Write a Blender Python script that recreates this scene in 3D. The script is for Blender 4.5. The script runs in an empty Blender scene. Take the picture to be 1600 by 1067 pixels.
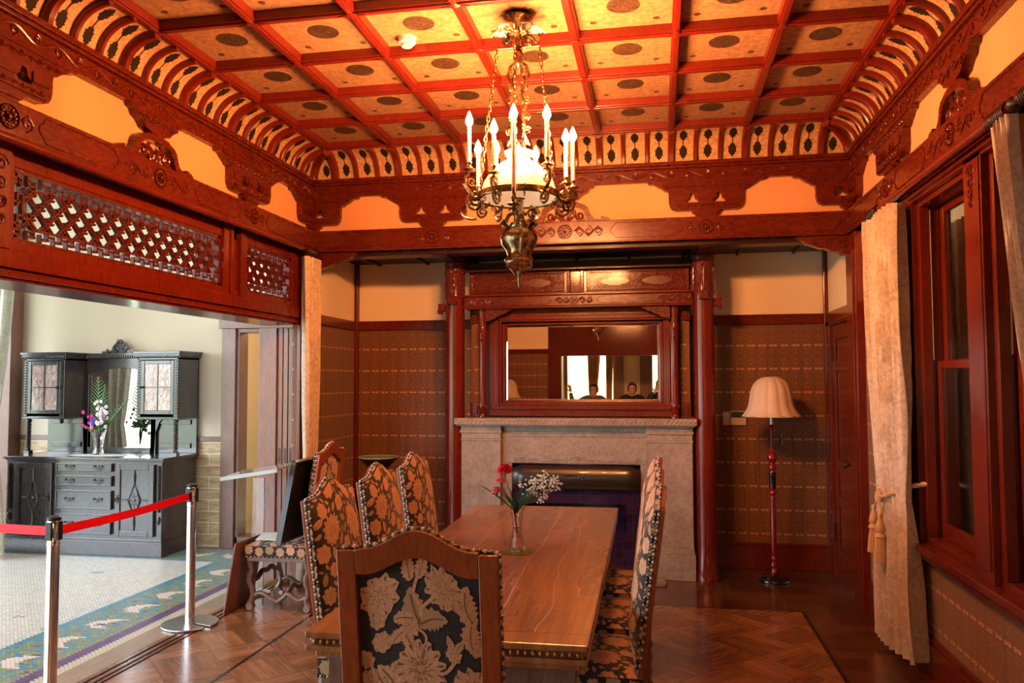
import bpy, bmesh, math, random
from mathutils import Matrix, Vector
PI=math.pi; sin=math.sin; cos=math.cos
random.seed(7)
C=bpy.context.scene.collection
# ---------------------------------------------------------------- materials
MATS={}
class NT:
    def __init__(s,name):
        m=bpy.data.materials.new(name); m.use_nodes=True; s.m=m; s.t=m.node_tree; s.n=s.t.nodes; s.l=s.t.links
        s.b=s.n['Principled BSDF']; MATS[name]=m
    def new(s,ty,**k):
        n=s.n.new(ty)
        for a,v in k.items(): setattr(n,a,v)
        return n
    def inp(s,sock,v):
        if v is None: return
        if isinstance(v,bpy.types.NodeSocket): s.l.new(v,sock)
        elif isinstance(v,(tuple,list)):
            if sock.type=='RGBA' and len(v)==3: v=(*v,1)
            sock.default_value=v
        else: sock.default_value=v
    def math(s,op,a,b=None,c=None):
        n=s.new('ShaderNodeMath',operation=op); s.inp(n.inputs[0],a); s.inp(n.inputs[1],b)
        if c is not None: s.inp(n.inputs[2],c)
        return n.outputs[0]
    def coord(s,kind='Object'):
        return s.new('ShaderNodeTexCoord').outputs[kind]
    def geo(s): return s.new('ShaderNodeNewGeometry').outputs['Position']
    def xyz(s,v):
        n=s.new('ShaderNodeSeparateXYZ'); s.l.new(v,n.inputs[0]); return n.outputs
    def comb(s,x,y,z):
        n=s.new('ShaderNodeCombineXYZ'); s.inp(n.inputs[0],x); s.inp(n.inputs[1],y); s.inp(n.inputs[2],z); return n.outputs[0]
    def map(s,v,sc=(1,1,1),loc=(0,0,0),rot=(0,0,0)):
        n=s.new('ShaderNodeMapping'); s.l.new(v,n.inputs[0]); n.inputs['Scale'].default_value=sc; n.inputs['Location'].default_value=loc; n.inputs['Rotation'].default_value=rot; return n.outputs[0]
    def noise(s,v,scale,detail=4,rough=.55,dist=0):
        n=s.new('ShaderNodeTexNoise'); s.l.new(v,n.inputs['Vector']); n.inputs['Scale'].default_value=scale; n.inputs['Detail'].default_value=detail; n.inputs['Roughness'].default_value=rough; n.inputs['Distortion'].default_value=dist; return n.outputs['Fac']
    def vor(s,v,scale,feature='F1',out='Distance'):
        n=s.new('ShaderNodeTexVoronoi'); n.feature=feature; s.l.new(v,n.inputs['Vector']); n.inputs['Scale'].default_value=scale; return n.outputs[out]
    def wave(s,v,scale,dist=2,detail=2,dscale=1,bands='X'):
        n=s.new('ShaderNodeTexWave'); n.bands_direction=bands; s.l.new(v,n.inputs['Vector']); n.inputs['Scale'].default_value=scale; n.inputs['Distortion'].default_value=dist; n.inputs['Detail'].default_value=detail; n.inputs['Detail Scale'].default_value=dscale; return n.outputs['Fac']
    def ramp(s,f,stops):
        n=s.new('ShaderNodeValToRGB'); s.l.new(f,n.inputs[0]); e=n.color_ramp.elements
        while len(e)<len(stops): e.new(.5)
        for i,(p,c) in enumerate(stops): e[i].position=p; e[i].color=(*c,1)
        return n.outputs[0]
    def mix(s,f,a,b,mode='MIX'):
        n=s.new('ShaderNodeMix',data_type='RGBA',blend_type=mode); s.inp(n.inputs[0],f); s.inp(n.inputs[6],a); s.inp(n.inputs[7],b); return n.outputs[2]
    def bump(s,h,strength=.3,dist=.01):
        n=s.new('ShaderNodeBump'); n.inputs['Strength'].default_value=strength; n.inputs['Distance'].default_value=dist; s.l.new(h,n.inputs['Height']); s.l.new(n.outputs[0],s.b.inputs['Normal'])
    def set(s,**k):
        names=dict(color='Base Color',rough='Roughness',metal='Metallic',coat='Coat Weight',coatr='Coat Roughness',trans='Transmission Weight',ior='IOR',sheen='Sheen Weight',spec='Specular IOR Level',sss='Subsurface Weight',alpha='Alpha',em='Emission Color',es='Emission Strength')
        for a,v in k.items(): s.inp(s.b.inputs[names[a]],v)
        return s.m
def plain(name,col,rough=.5,metal=0,**k):
    n=NT(name); n.set(color=col,rough=rough,metal=metal,**k); return n.m
def wood(name,dark,light,rough=.28,coat=.5,sc=(3,3,.6),grain=14,bump=.12,carve=0,spec=.5):
    n=NT(name); v=n.map(n.coord(),sc)
    g=n.noise(v,grain,6,.6,1.5); g2=n.noise(n.map(n.coord(),(1,1,1)),2.2,2)
    f=n.math('ADD',n.math('MULTIPLY',g,.75),n.math('MULTIPLY',g2,.3))
    c=n.ramp(f,[(.32,dark),(.68,light)])
    n.set(color=c,rough=n.math('ADD',n.math('MULTIPLY',g,.18),rough-.08),coat=coat,coatr=.12,spec=spec)
    if carve:
        vv=n.coord(); nz=n.vor(n.map(vv,(1,1,1)),38,'SMOOTH_F1'); w=n.wave(n.map(vv,(1,1,1)),17,9,2,3.2,'DIAGONAL')
        h=n.math('ADD',n.math('MULTIPLY',w,.8),n.math('MULTIPLY',nz,1.2)); n.bump(h,carve,.008)
    else: n.bump(g,bump,.003)
    return n.m
wood('wood_red',(.075,.0060,.0015),(.150,.0130,.0028),.22,.28,bump=.04,spec=.35)
wood('wood_beam',(.068,.0064,.0016),(.112,.0108,.0026),.26,.22,spec=.35,sc=(.8,.8,3),bump=.04)
wood('wood_carved',(.075,.005,.0015),(.16,.013,.003),.34,.2,carve=.9,spec=.35)
wood('wood_dark',(.014,.003,.0015),(.035,.006,.003),.4,.08,spec=.25)
wood('wood_ceil',(.095,.006,.0016),(.17,.0115,.0032),.34,.15,sc=(1,1,1))
wood('oak_chair',(.14,.026,.005),(.34,.072,.014),.35,.2,sc=(6,6,1),grain=10,bump=.3)
wood('oak_pale',(.10,.05,.035),(.22,.13,.09),.4,.2,sc=(6,6,1),grain=10,bump=.3)
wood('hall_wood',(.12,.05,.035),(.24,.11,.08),.38,.25,sc=(3,3,.5))
wood('cab_wood',(.010,.011,.014),(.040,.036,.038),.28,.8,sc=(5,5,1.2),bump=.2)
plain('plaster_gold',(.66,.31,.13),.85)
plain('plaster_cream',(.84,.66,.46),.85)
plain('plaster_hall',(.61,.54,.43),.85)
wood('sill_wood',(.20,.15,.11),(.38,.31,.24),.4,.15,sc=(5,.6,1))
plain('plaster_annex',(.78,.66,.48),.85)
plain('black',(.008,.008,.009),.35)
plain('black_gloss',(.006,.006,.008),.12,coat=.6)
plain('chrome',(.78,.78,.80),.12,1)
plain('steel_plate',(.62,.66,.69),.32,1)
plain('panel_glass',(.34,.38,.38),.15,.2,coat=.5)
plain('dark_metal',(.06,.05,.045),.35,.9)
plain('white_plastic',(.78,.76,.72),.35)
plain('ivory',(.62,.50,.33),.4)
plain('belt_red',(.78,.004,.018),.5,spec=.2)
plain('paper',(.82,.82,.80),.7)
plain('glass_g',(1,1,1),.02,trans=1,ior=1.48)
plain('mirror',(.93,.92,.90),.01,1)
plain('candle',(.78,.62,.48),.5,sss=.2)
plain('skin',(.52,.30,.20),.5)
plain('hair',(.015,.012,.011),.5)
plain('cloth_dark',(.015,.015,.018),.85)
plain('cloth_grey',(.12,.12,.13),.85)
plain('cloth_tan',(.30,.22,.16),.85)
plain('leaf_green',(.035,.12,.02),.45)
plain('leaf_dark',(.015,.06,.018),.45)
plain('stem_green',(.06,.14,.03),.5)
plain('petal_red',(.75,.01,.05),.6,sss=.1)
plain('petal_pink',(.85,.22,.28),.6,sss=.1)
plain('petal_magenta',(.62,.03,.30),.6)
plain('petal_violet',(.12,.06,.55),.6)
plain('petal_lilac',(.72,.62,.72),.6)
plain('petal_white',(.88,.86,.80),.6)
plain('mat_green',(.20,.24,.02),.6)
plain('bowl_green',(.16,.48,.26),.18,coat=.6)
plain('bowl_rim',(.30,.25,.14),.3)
plain('lace',(.85,.86,.86),.9)
plain('hood_metal',(.030,.020,.015),.32,.3,coat=.3)
plain('cord_gold',(.58,.34,.14),.6,sheen=.3)
plain('red_lacquer',(.20,.006,.008),.1,coat=1)
def brass():
    n=NT('brass'); nz=n.noise(n.coord(),22,4); n.set(color=n.ramp(nz,[(.35,(.10,.075,.045)),(.62,(.55,.40,.20))]),rough=.27,metal=1)
    n.bump(n.vor(n.coord(),60),.35,.004)
brass()
def emis(name,col,s):
    n=NT(name); n.set(color=col,em=col,es=s)
emis('bulb_glow',(1,.37,.115),2500)
emis('bulb_soft',(1,.60,.32),30)
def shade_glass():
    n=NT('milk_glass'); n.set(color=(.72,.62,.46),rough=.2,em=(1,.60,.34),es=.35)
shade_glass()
def fabric_shade():
    n=NT('lampshade'); g=n.wave(n.coord('UV'),40,.3); 
    n.set(color=(.62,.45,.31),rough=.8,sheen=.2)
fabric_shade()
def frame_glass():
    n=NT('window_glass')
    g=n.new('ShaderNodeBsdfGlossy'); g.inputs['Roughness'].default_value=.01
    t=n.new('ShaderNodeBsdfTransparent'); t.inputs['Color'].default_value=(.93,.95,.95,1)
    mx=n.new('ShaderNodeMixShader'); fr=n.new('ShaderNodeFresnel'); n.l.new(n.math('SUBTRACT',1.5,n.math('MULTIPLY',n.new('ShaderNodeNewGeometry').outputs['Backfacing'],.8333)),fr.inputs['IOR'])
    n.l.new(fr.outputs[0],mx.inputs[0]); n.l.new(t.outputs[0],mx.inputs[1]); n.l.new(g.outputs[0],mx.inputs[2])
    o=n.n['Material Output']; n.l.new(mx.outputs[0],o.inputs['Surface'])
frame_glass()
def tint():
    n=NT('daylight_tint'); t=n.new('ShaderNodeBsdfTransparent'); t.inputs['Color'].default_value=(1,.79,.56,1); n.l.new(t.outputs[0],n.n['Material Output'].inputs['Surface'])  # amber tint added to the bay panes to warm their daylight
tint()
def curtain_mat(name,a,b):
    n=NT(name); v=n.coord(); f=n.noise(n.map(v,(1,1,1)),14,3,.6,2.5); g=n.noise(v,90,2)
    f2=n.math('ADD',n.math('MULTIPLY',f,.8),n.math('MULTIPLY',g,.2))
    n.set(color=n.ramp(f2,[(.42,a),(.56,b)]),rough=.62,sheen=.5); n.bump(f2,.12,.004)
curtain_mat('curtain_silk',(.44,.31,.21),(.58,.44,.31))
curtain_mat('curtain_hall',(.38,.38,.30),(.50,.50,.42))
curtain_mat('curtain_thin',(.42,.30,.22),(.55,.42,.32))
curtain_mat('curtain_rust',(.55,.26,.10),(.78,.48,.26))
def stone():
    n=NT('stone'); v=n.coord(); a=n.noise(v,6,8,.65); b=n.vor(n.map(v,(1,1,1)),30); f=n.math('ADD',n.math('MULTIPLY',a,.8),n.math('MULTIPLY',b,.3))
    n.set(color=n.ramp(f,[(.35,(.21,.155,.12)),(.72,(.35,.275,.215))]),rough=.55); n.bump(a,.15,.004)
stone()
def frac_cell(n,x,p): return n.math('SUBTRACT',n.math('FRACT',n.math('DIVIDE',x,p)),.5)
def wallpaper():
    n=NT('wallpaper'); X,Y,Z=n.xyz(n.geo()); u=n.math('ADD',X,Y)
    a=n.math('MULTIPLY',frac_cell(n,u,.095),.095); b=n.math('MULTIPLY',frac_cell(n,Z,.207),.207)
    # arcs (bird like) in each row
    ua=n.math('SUBTRACT',n.math('ABSOLUTE',a),.018)
    r=n.math('SQRT',n.math('ADD',n.math('POWER',ua,2),n.math('POWER',b,2)))
    ring=n.math('MULTIPLY',n.math('LESS_THAN',n.math('ABSOLUTE',n.math('SUBTRACT',r,.013)),.0035),n.math('GREATER_THAN',n.math('MULTIPLY',b,-1),.0))
    rb=n.math('SQRT',n.math('ADD',n.math('POWER',a,2),n.math('POWER',n.math('SUBTRACT',n.math('ABSOLUTE',b),.055),2)))
    ring2=n.math('LESS_THAN',n.math('ABSOLUTE',n.math('SUBTRACT',rb,n.math('ADD',.020,n.math('MULTIPLY',n.math('SINE',n.math('MULTIPLY',a,260)),.006)))),.0022)
    ring3=n.math('LESS_THAN',n.math('ABSOLUTE',n.math('SUBTRACT',n.math('ABSOLUTE',a),n.math('MULTIPLY',n.math('ADD',n.math('SINE',n.math('MULTIPLY',Z,120)),2.2),.008))),.0018)
    dots=n.math('LESS_THAN',r,.005)
    uv=n.comb(u,0,Z)
    weave=n.math('MULTIPLY',n.math('SINE',n.math('MULTIPLY',u,1600)),n.math('SINE',n.math('MULTIPLY',Z,1400)))
    nz=n.noise(uv,60,3); st=n.noise(n.map(uv,(90,1,1.5)),1,3)
    base=n.ramp(n.math('ADD',n.math('MULTIPLY',nz,.5),n.math('MULTIPLY',st,.5)),[(.36,(.090,.030,.008)),(.62,(.21,.080,.026))])
    c=n.mix(n.math('MULTIPLY',ring2,.55),base,(.42,.17,.06)); c=n.mix(n.math('MULTIPLY',ring3,.8),c,(.13,.018,.008))
    c=n.mix(n.math('MULTIPLY',dots,.7),c,(.50,.40,.26)); c=n.mix(n.math('MULTIPLY',ring,.9),c,(.68,.30,.10))
    n.set(color=c,rough=.6,sheen=.2); n.bump(weave,.15,.001)
wallpaper()
def ceiling_panel():
    n=NT('ceiling_gold'); P=n.geo(); X,Y,Z=n.xyz(P)
    a=n.math('MULTIPLY',frac_cell(n,n.math('ADD',X,.710+.2785),.557),.557); b=n.math('MULTIPLY',frac_cell(n,n.math('SUBTRACT',Y,6.028-.557*20),.557),.557)
    r=n.math('SQRT',n.math('ADD',n.math('POWER',a,2),n.math('POWER',b,2)))
    isc=n.math('LESS_THAN',n.math('ADD',n.math('ABSOLUTE',n.math('ADD',X,.71)),n.math('ABSOLUTE',n.math('SUBTRACT',Y,4.08))),.25)
    r2=n.math('SQRT',n.math('ADD',n.math('POWER',n.math('SUBTRACT',n.math('ABSOLUTE',a),.17),2),n.math('POWER',n.math('SUBTRACT',n.math('ABSOLUTE',b),.175),2)))
    big=n.math('MULTIPLY',n.math('LESS_THAN',r,.088),n.math('SUBTRACT',1,isc)); sm=n.math('LESS_THAN',r2,.019)
    d=n.math('MAXIMUM',big,sm)
    bg=n.ramp(n.noise(P,28,6,.65),[(.35,(.27,.135,.060)),(.65,(.48,.27,.135))])
    
    det=n.ramp(n.noise(P,55,4,.6),[(.4,(.028,.015,.008)),(.68,(.12,.06,.025))])
    c=n.mix(d,bg,det)
    mount_dark=n.math('MULTIPLY',isc,n.math('LESS_THAN',n.math('ADD',r,n.math('MULTIPLY',n.noise(P,40,4),.10)),.15))  # darker ragged patch around the chandelier mount
    c=n.mix(n.math('MULTIPLY',mount_dark,.8),c,(.05,.02,.01))
    n.set(color=c,rough=.5,metal=.1); n.bump(n.noise(P,120,2),.1,.002)
    n=NT('cove_gold'); P=n.geo(); n.set(color=n.ramp(n.noise(P,45,5,.6),[(.35,(.34,.17,.07)),(.62,(.60,.35,.16))]),rough=.6)
    plain('cove_motif',(.022,.013,.007),.7,spec=.1)
ceiling_panel()
def parquet():
    n=NT('parquet'); P=n.geo(); X,Y,Z=n.xyz(P)
    s=.335; R=n.map(P,(1,1,1),(.11,.07,0),(0,0,PI/4)); A,B,_=n.xyz(R)
    ca=n.math('FLOOR',n.math('DIVIDE',A,s)); cb=n.math('FLOOR',n.math('DIVIDE',B,s))
    chk=n.math('ABSOLUTE',n.math('MODULO',n.math('ADD',ca,cb),2))
    # plank coordinate across / along depending on checker
    nch=n.math('SUBTRACT',1,chk)
    ac=n.math('ADD',n.math('MULTIPLY',chk,A),n.math('MULTIPLY',nch,B)); al=n.math('ADD',n.math('MULTIPLY',chk,B),n.math('MULTIPLY',nch,A))
    pl=n.math('FLOOR',n.math('DIVIDE',ac,s/3))
    rnd=n.new('ShaderNodeTexWhiteNoise'); n.l.new(n.comb(pl,n.math('FLOOR',n.math('DIVIDE',al,s)),0),rnd.inputs['Vector'])
    # border region outside the inner rectangle
    bx=n.math('MAXIMUM',n.math('GREATER_THAN',X,1.0),n.math('LESS_THAN',X,-2.43)); bor=n.math('MAXIMUM',n.math('GREATER_THAN',X,1.0),n.math('GREATER_THAN',Y,6.0))
    gv=n.comb(n.math('MULTIPLY',ac,14),n.math('MULTIPLY',al,1.2),rnd.outputs['Value'])
    g=n.noise(gv,3,5,.6,.6)
    f=n.math('ADD',n.math('MULTIPLY',g,.8),n.math('MULTIPLY',rnd.outputs['Value'],.24))
    c=n.ramp(f,[(.25,(.13,.050,.021)),(.55,(.25,.108,.047)),(.85,(.44,.215,.10))])
    gap=n.math('LESS_THAN',n.math('ABSOLUTE',frac_cell(n,n.math('ADD',ac,s/6),s/3)),.012)
    gap2=n.math('LESS_THAN',n.math('ABSOLUTE',frac_cell(n,n.math('ADD',al,s/2),s)),.006)
    gp=n.math('MAXIMUM',gap,gap2)
    c=n.mix(n.math('MULTIPLY',gp,.6),c,(.03,.010,.005))
    # straight border boards with a small key pattern
    along=n.math('ADD',n.math('MULTIPLY',bx,Y),n.math('MULTIPLY',n.math('SUBTRACT',1,bx),X)); acr=n.math('ADD',n.math('MULTIPLY',bx,X),n.math('MULTIPLY',n.math('SUBTRACT',1,bx),Y))
    kb=n.math('FLOOR',n.math('DIVIDE',along,.11)); rn2=n.new('ShaderNodeTexWhiteNoise'); n.l.new(n.comb(kb,n.math('FLOOR',n.math('DIVIDE',acr,.24)),0),rn2.inputs['Vector'])
    g3=n.noise(n.comb(n.math('MULTIPLY',along,14),n.math('MULTIPLY',acr,2),0),3,4)
    c2=n.ramp(n.math('ADD',n.math('MULTIPLY',rn2.outputs['Value'],.4),n.math('MULTIPLY',g3,.6)),[(.3,(.06,.021,.009)),(.7,(.14,.052,.022))])
    kg=n.math('LESS_THAN',n.math('ABSOLUTE',frac_cell(n,along,.11)),.04); c2=n.mix(n.math('MULTIPLY',kg,.7),c2,(.015,.006,.003))
    c=n.mix(bor,c,c2)
    ln=n.math('MAXIMUM',n.math('MULTIPLY',n.math('LESS_THAN',n.math('ABSOLUTE',n.math('SUBTRACT',n.math('ABSOLUTE',n.math('ADD',X,.715)),1.715)),.012),n.math('LESS_THAN',Y,6.012)),
        n.math('MULTIPLY',n.math('LESS_THAN',n.math('ABSOLUTE',n.math('SUBTRACT',Y,6.0)),.012),n.math('LESS_THAN',n.math('ABSOLUTE',n.math('ADD',X,.715)),1.727)))
    c=n.mix(ln,c,(.008,.004,.002))
    n.set(color=c,rough=n.math('ADD',n.math('MULTIPLY',n.noise(P,7,3),.16),.16),coat=.35,coatr=.15)
    n.bump(n.math('ADD',n.math('MULTIPLY',gp,-.5),n.math('MULTIPLY',g,.15)),.15,.002)
parquet()
def mosaic():
    n=NT('mosaic'); P=n.geo(); X,Y,Z=n.xyz(P); tx,ty=.030,.016
    # rows run along X, tiles staggered
    row=n.math('FLOOR',n.math('DIVIDE',Y,ty)); off=n.math('MULTIPLY',n.math('ABSOLUTE',n.math('MODULO',row,2)),tx/2)
    xs=n.math('ADD',X,off); col=n.math('FLOOR',n.math('DIVIDE',xs,tx))
    wn=n.new('ShaderNodeTexWhiteNoise'); n.l.new(n.comb(col,row,3),wn.inputs['Vector']); rv=wn.outputs['Value']
    cx=n.math('MULTIPLY',n.math('ADD',col,.5),tx); cy=n.math('MULTIPLY',n.math('ADD',row,.5),ty)
    grout=n.math('MAXIMUM',n.math('GREATER_THAN',n.math('ABSOLUTE',frac_cell(n,xs,tx)),.44),n.math('GREATER_THAN',n.math('ABSOLUTE',frac_cell(n,Y,ty)),.40))
    white=n.ramp(rv,[(0,(.56,.58,.54)),(1,(.78,.79,.74))])
    # distance to border: right side x>-3.95, back y>6.55
    dr=n.math('SUBTRACT',-3.35,cx); db=n.math('SUBTRACT',7.38,cy)
    d=n.math('MINIMUM',dr,db); bord=n.math('MULTIPLY',n.math('LESS_THAN',d,.66),1)
    bl=n.ramp(rv,[(0,(.03,.22,.36)),(1,(.08,.34,.46))]); gr=n.ramp(rv,[(0,(.22,.25,.12)),(1,(.36,.38,.20))]); pu=n.ramp(rv,[(0,(.08,.04,.17)),(1,(.16,.08,.26))])
    s_=n.math('ADD',cx,cy)
    along=n.math('ADD',n.math('MULTIPLY',n.math('LESS_THAN',dr,db),cy),n.math('MULTIPLY',n.math('GREATER_THAN',dr,db),cx))
    w1=n.math('SINE',n.math('MULTIPLY',along,17)); dd=n.math('SUBTRACT',d,n.math('ADD',.36,n.math('MULTIPLY',w1,.08)))
    fl=n.noise(n.comb(cx,n.math('MULTIPLY',cy,1.4),0),20,3)
    bc=n.mix(n.math('GREATER_THAN',n.math('ADD',fl,n.math('MULTIPLY',rv,.12)),.575),gr,bl)
    bc=n.mix(n.math('MULTIPLY',n.math('LESS_THAN',n.math('ABSOLUTE',dd),.055),n.math('GREATER_THAN',w1,-.2)),bc,(.78,.70,.66))
    vo=n.vor(n.comb(cx,cy,0),7.0); bc=n.mix(n.math('LESS_THAN',vo,.17),bc,pu)
    bc=n.mix(n.math('LESS_THAN',d,.15),bc,pu); bc=n.mix(n.math('LESS_THAN',n.math('ABSOLUTE',n.math('SUBTRACT',d,.17)),.02),bc,gr); bc=n.mix(n.math('LESS_THAN',d,.075),bc,(.62,.62,.48))
    bc=n.mix(n.math('GREATER_THAN',d,.62),bc,bl)
    sp=n.vor(n.comb(n.math('MULTIPLY',cx,.8),cy,0),2.6); spc=n.vor(n.comb(n.math('MULTIPLY',cx,.8),cy,0),2.6,'F1','Color')
    fc=n.mix(n.math('GREATER_THAN',n.xyz(spc)[0],.5),bl,pu)
    isf=n.math('MULTIPLY',n.math('LESS_THAN',sp,.14),n.math('GREATER_THAN',sp,.04)); wc=n.mix(n.math('MULTIPLY',isf,n.math('GREATER_THAN',rv,.25)),white,fc)
    c=n.mix(bord,wc,bc); c=n.mix(n.math('MULTIPLY',grout,.75),c,(.10,.10,.09))
    n.set(color=c,rough=.3); n.bump(n.math('MULTIPLY',grout,-1),.4,.002)
mosaic()
def travertine():
    n=NT('travertine'); X,Y,Z=n.xyz(n.geo()); u=n.math('ADD',X,Y)
    row=n.math('FLOOR',n.math('DIVIDE',Z,.115)); off=n.math('MULTIPLY',n.math('MODULO',row,2),.21)
    gz=n.math('GREATER_THAN',n.math('ABSOLUTE',frac_cell(n,Z,.115)),.46); gx=n.math('GREATER_THAN',n.math('ABSOLUTE',frac_cell(n,n.math('ADD',u,off),.62)),.492)
    nz=n.noise(n.comb(n.math('MULTIPLY',u,2.5),row,n.math('MULTIPLY',Z,16)),2.4,6,.7)
    c=n.ramp(nz,[(.35,(.30,.19,.09)),(.5,(.50,.36,.20)),(.7,(.66,.53,.36))])
    g=n.math('MAXIMUM',gz,gx); c=n.mix(g,c,(.72,.68,.58)); n.set(color=c,rough=.45)
travertine()
def fp_tiles():
    n=NT('fire_tiles'); X,Y,Z=n.xyz(n.geo()); u=n.math('ADD',X,Y)
    g=n.math('MAXIMUM',n.math('GREATER_THAN',n.math('ABSOLUTE',frac_cell(n,u,.075)),.46),n.math('GREATER_THAN',n.math('ABSOLUTE',frac_cell(n,Z,.075)),.46))
    wn=n.new('ShaderNodeTexWhiteNoise'); n.l.new(n.comb(n.math('FLOOR',n.math('DIVIDE',u,.075)),n.math('FLOOR',n.math('DIVIDE',Z,.075)),1),wn.inputs['Vector'])
    c=n.ramp(wn.outputs['Value'],[(0,(.016,.006,.016)),(.5,(.045,.010,.040)),(1,(.015,.014,.045))]); c=n.mix(g,c,(.035,.030,.035)); n.set(color=c,rough=.12)
fp_tiles()
def table_wood():
    n=NT('table_wood'); v=n.coord(); X,Y,Z=n.xyz(v)
    g=n.noise(n.map(v,(14,.8,1)),3,6,.6,.3); g2=n.noise(n.map(v,(1,.5,1)),3,3,.5)
    c=n.ramp(n.math('ADD',n.math('MULTIPLY',g,.6),n.math('MULTIPLY',g2,.4)),[(.32,(.15,.058,.017)),(.52,(.29,.125,.040)),(.72,(.47,.235,.080))])
    # long cracks between the boards, wandering a little, with a pale glint painted in
    wob=n.math('MULTIPLY',n.math('SUBTRACT',n.noise(n.map(v,(0,1.3,0)),1,2),.5),.08)
    cr=None
    for x0,w in ((-.21,.0022),(.135,.0032),(.31,.0022)):
        k=n.math('LESS_THAN',n.math('ABSOLUTE',n.math('SUBTRACT',n.math('ADD',X,n.math('MULTIPLY',wob,1 if x0!=.31 else 2.4)),x0)),w); cr=k if cr is None else n.math('MAXIMUM',cr,k)
    inner=n.math('LESS_THAN',n.math('ABSOLUTE',Y),1.34); cr=n.math('MULTIPLY',cr,inner)
    bord=n.math('LESS_THAN',n.math('ABSOLUTE',n.math('SUBTRACT',n.math('ABSOLUTE',Y),1.345)),.0025); 
    c=n.mix(n.math('MULTIPLY',bord,.85),c,(.02,.008,.003)); c=n.mix(n.math('MULTIPLY',cr,.8),c,(.62,.34,.15))
    n.set(color=c,rough=n.math('ADD',n.math('MULTIPLY',g2,.24),.16),coat=.35,coatr=.22)
    sc=n.noise(n.map(v,(20,3,1)),4,2,.5,.2)
    h=n.math('ADD',n.math('ADD',n.math('MULTIPLY',cr,-1.5),n.math('MULTIPLY',g,.35)),n.math('ADD',n.math('MULTIPLY',n.noise(v,7,3),1.0),n.math('MULTIPLY',sc,.25))); n.bump(h,.28,.006)
table_wood()
def fabric():
    n=NT('fabric_black'); f=n.noise(n.coord(),140,2); n.set(color=n.ramp(f,[(.4,(.010,.008,.009)),(.7,(.03,.022,.022))]),rough=.9,sheen=.3)
    n=NT('fabric_tan'); v=n.coord(); f=n.noise(v,60,4,.7,1.5); w=n.wave(v,60,14,2,1.5); ff=n.math('ADD',n.math('MULTIPLY',f,.7),n.math('MULTIPLY',w,.3))
    n.set(color=n.ramp(ff,[(.30,(.38,.175,.085)),(.60,(.70,.41,.23))]),rough=.85,sheen=.3)
    plain('fabric_grey',(.42,.27,.14),.85)
    plain('fabric_line',(.17,.075,.035),.9)
    n=NT('nail_rope'); n.set(color=(.10,.085,.08),rough=.35,metal=.7)
fabric()
def marble_glass():
    n=NT('agate_glass'); v=n.coord(); f=n.noise(n.map(v,(3,3,1)),9,6,.65,2.5)
    n.set(color=n.ramp(f,[(.3,(.16,.07,.05)),(.45,(.40,.26,.22)),(.6,(.62,.55,.60)),(.75,(.72,.66,.62))]),rough=.12)
marble_glass()
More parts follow.
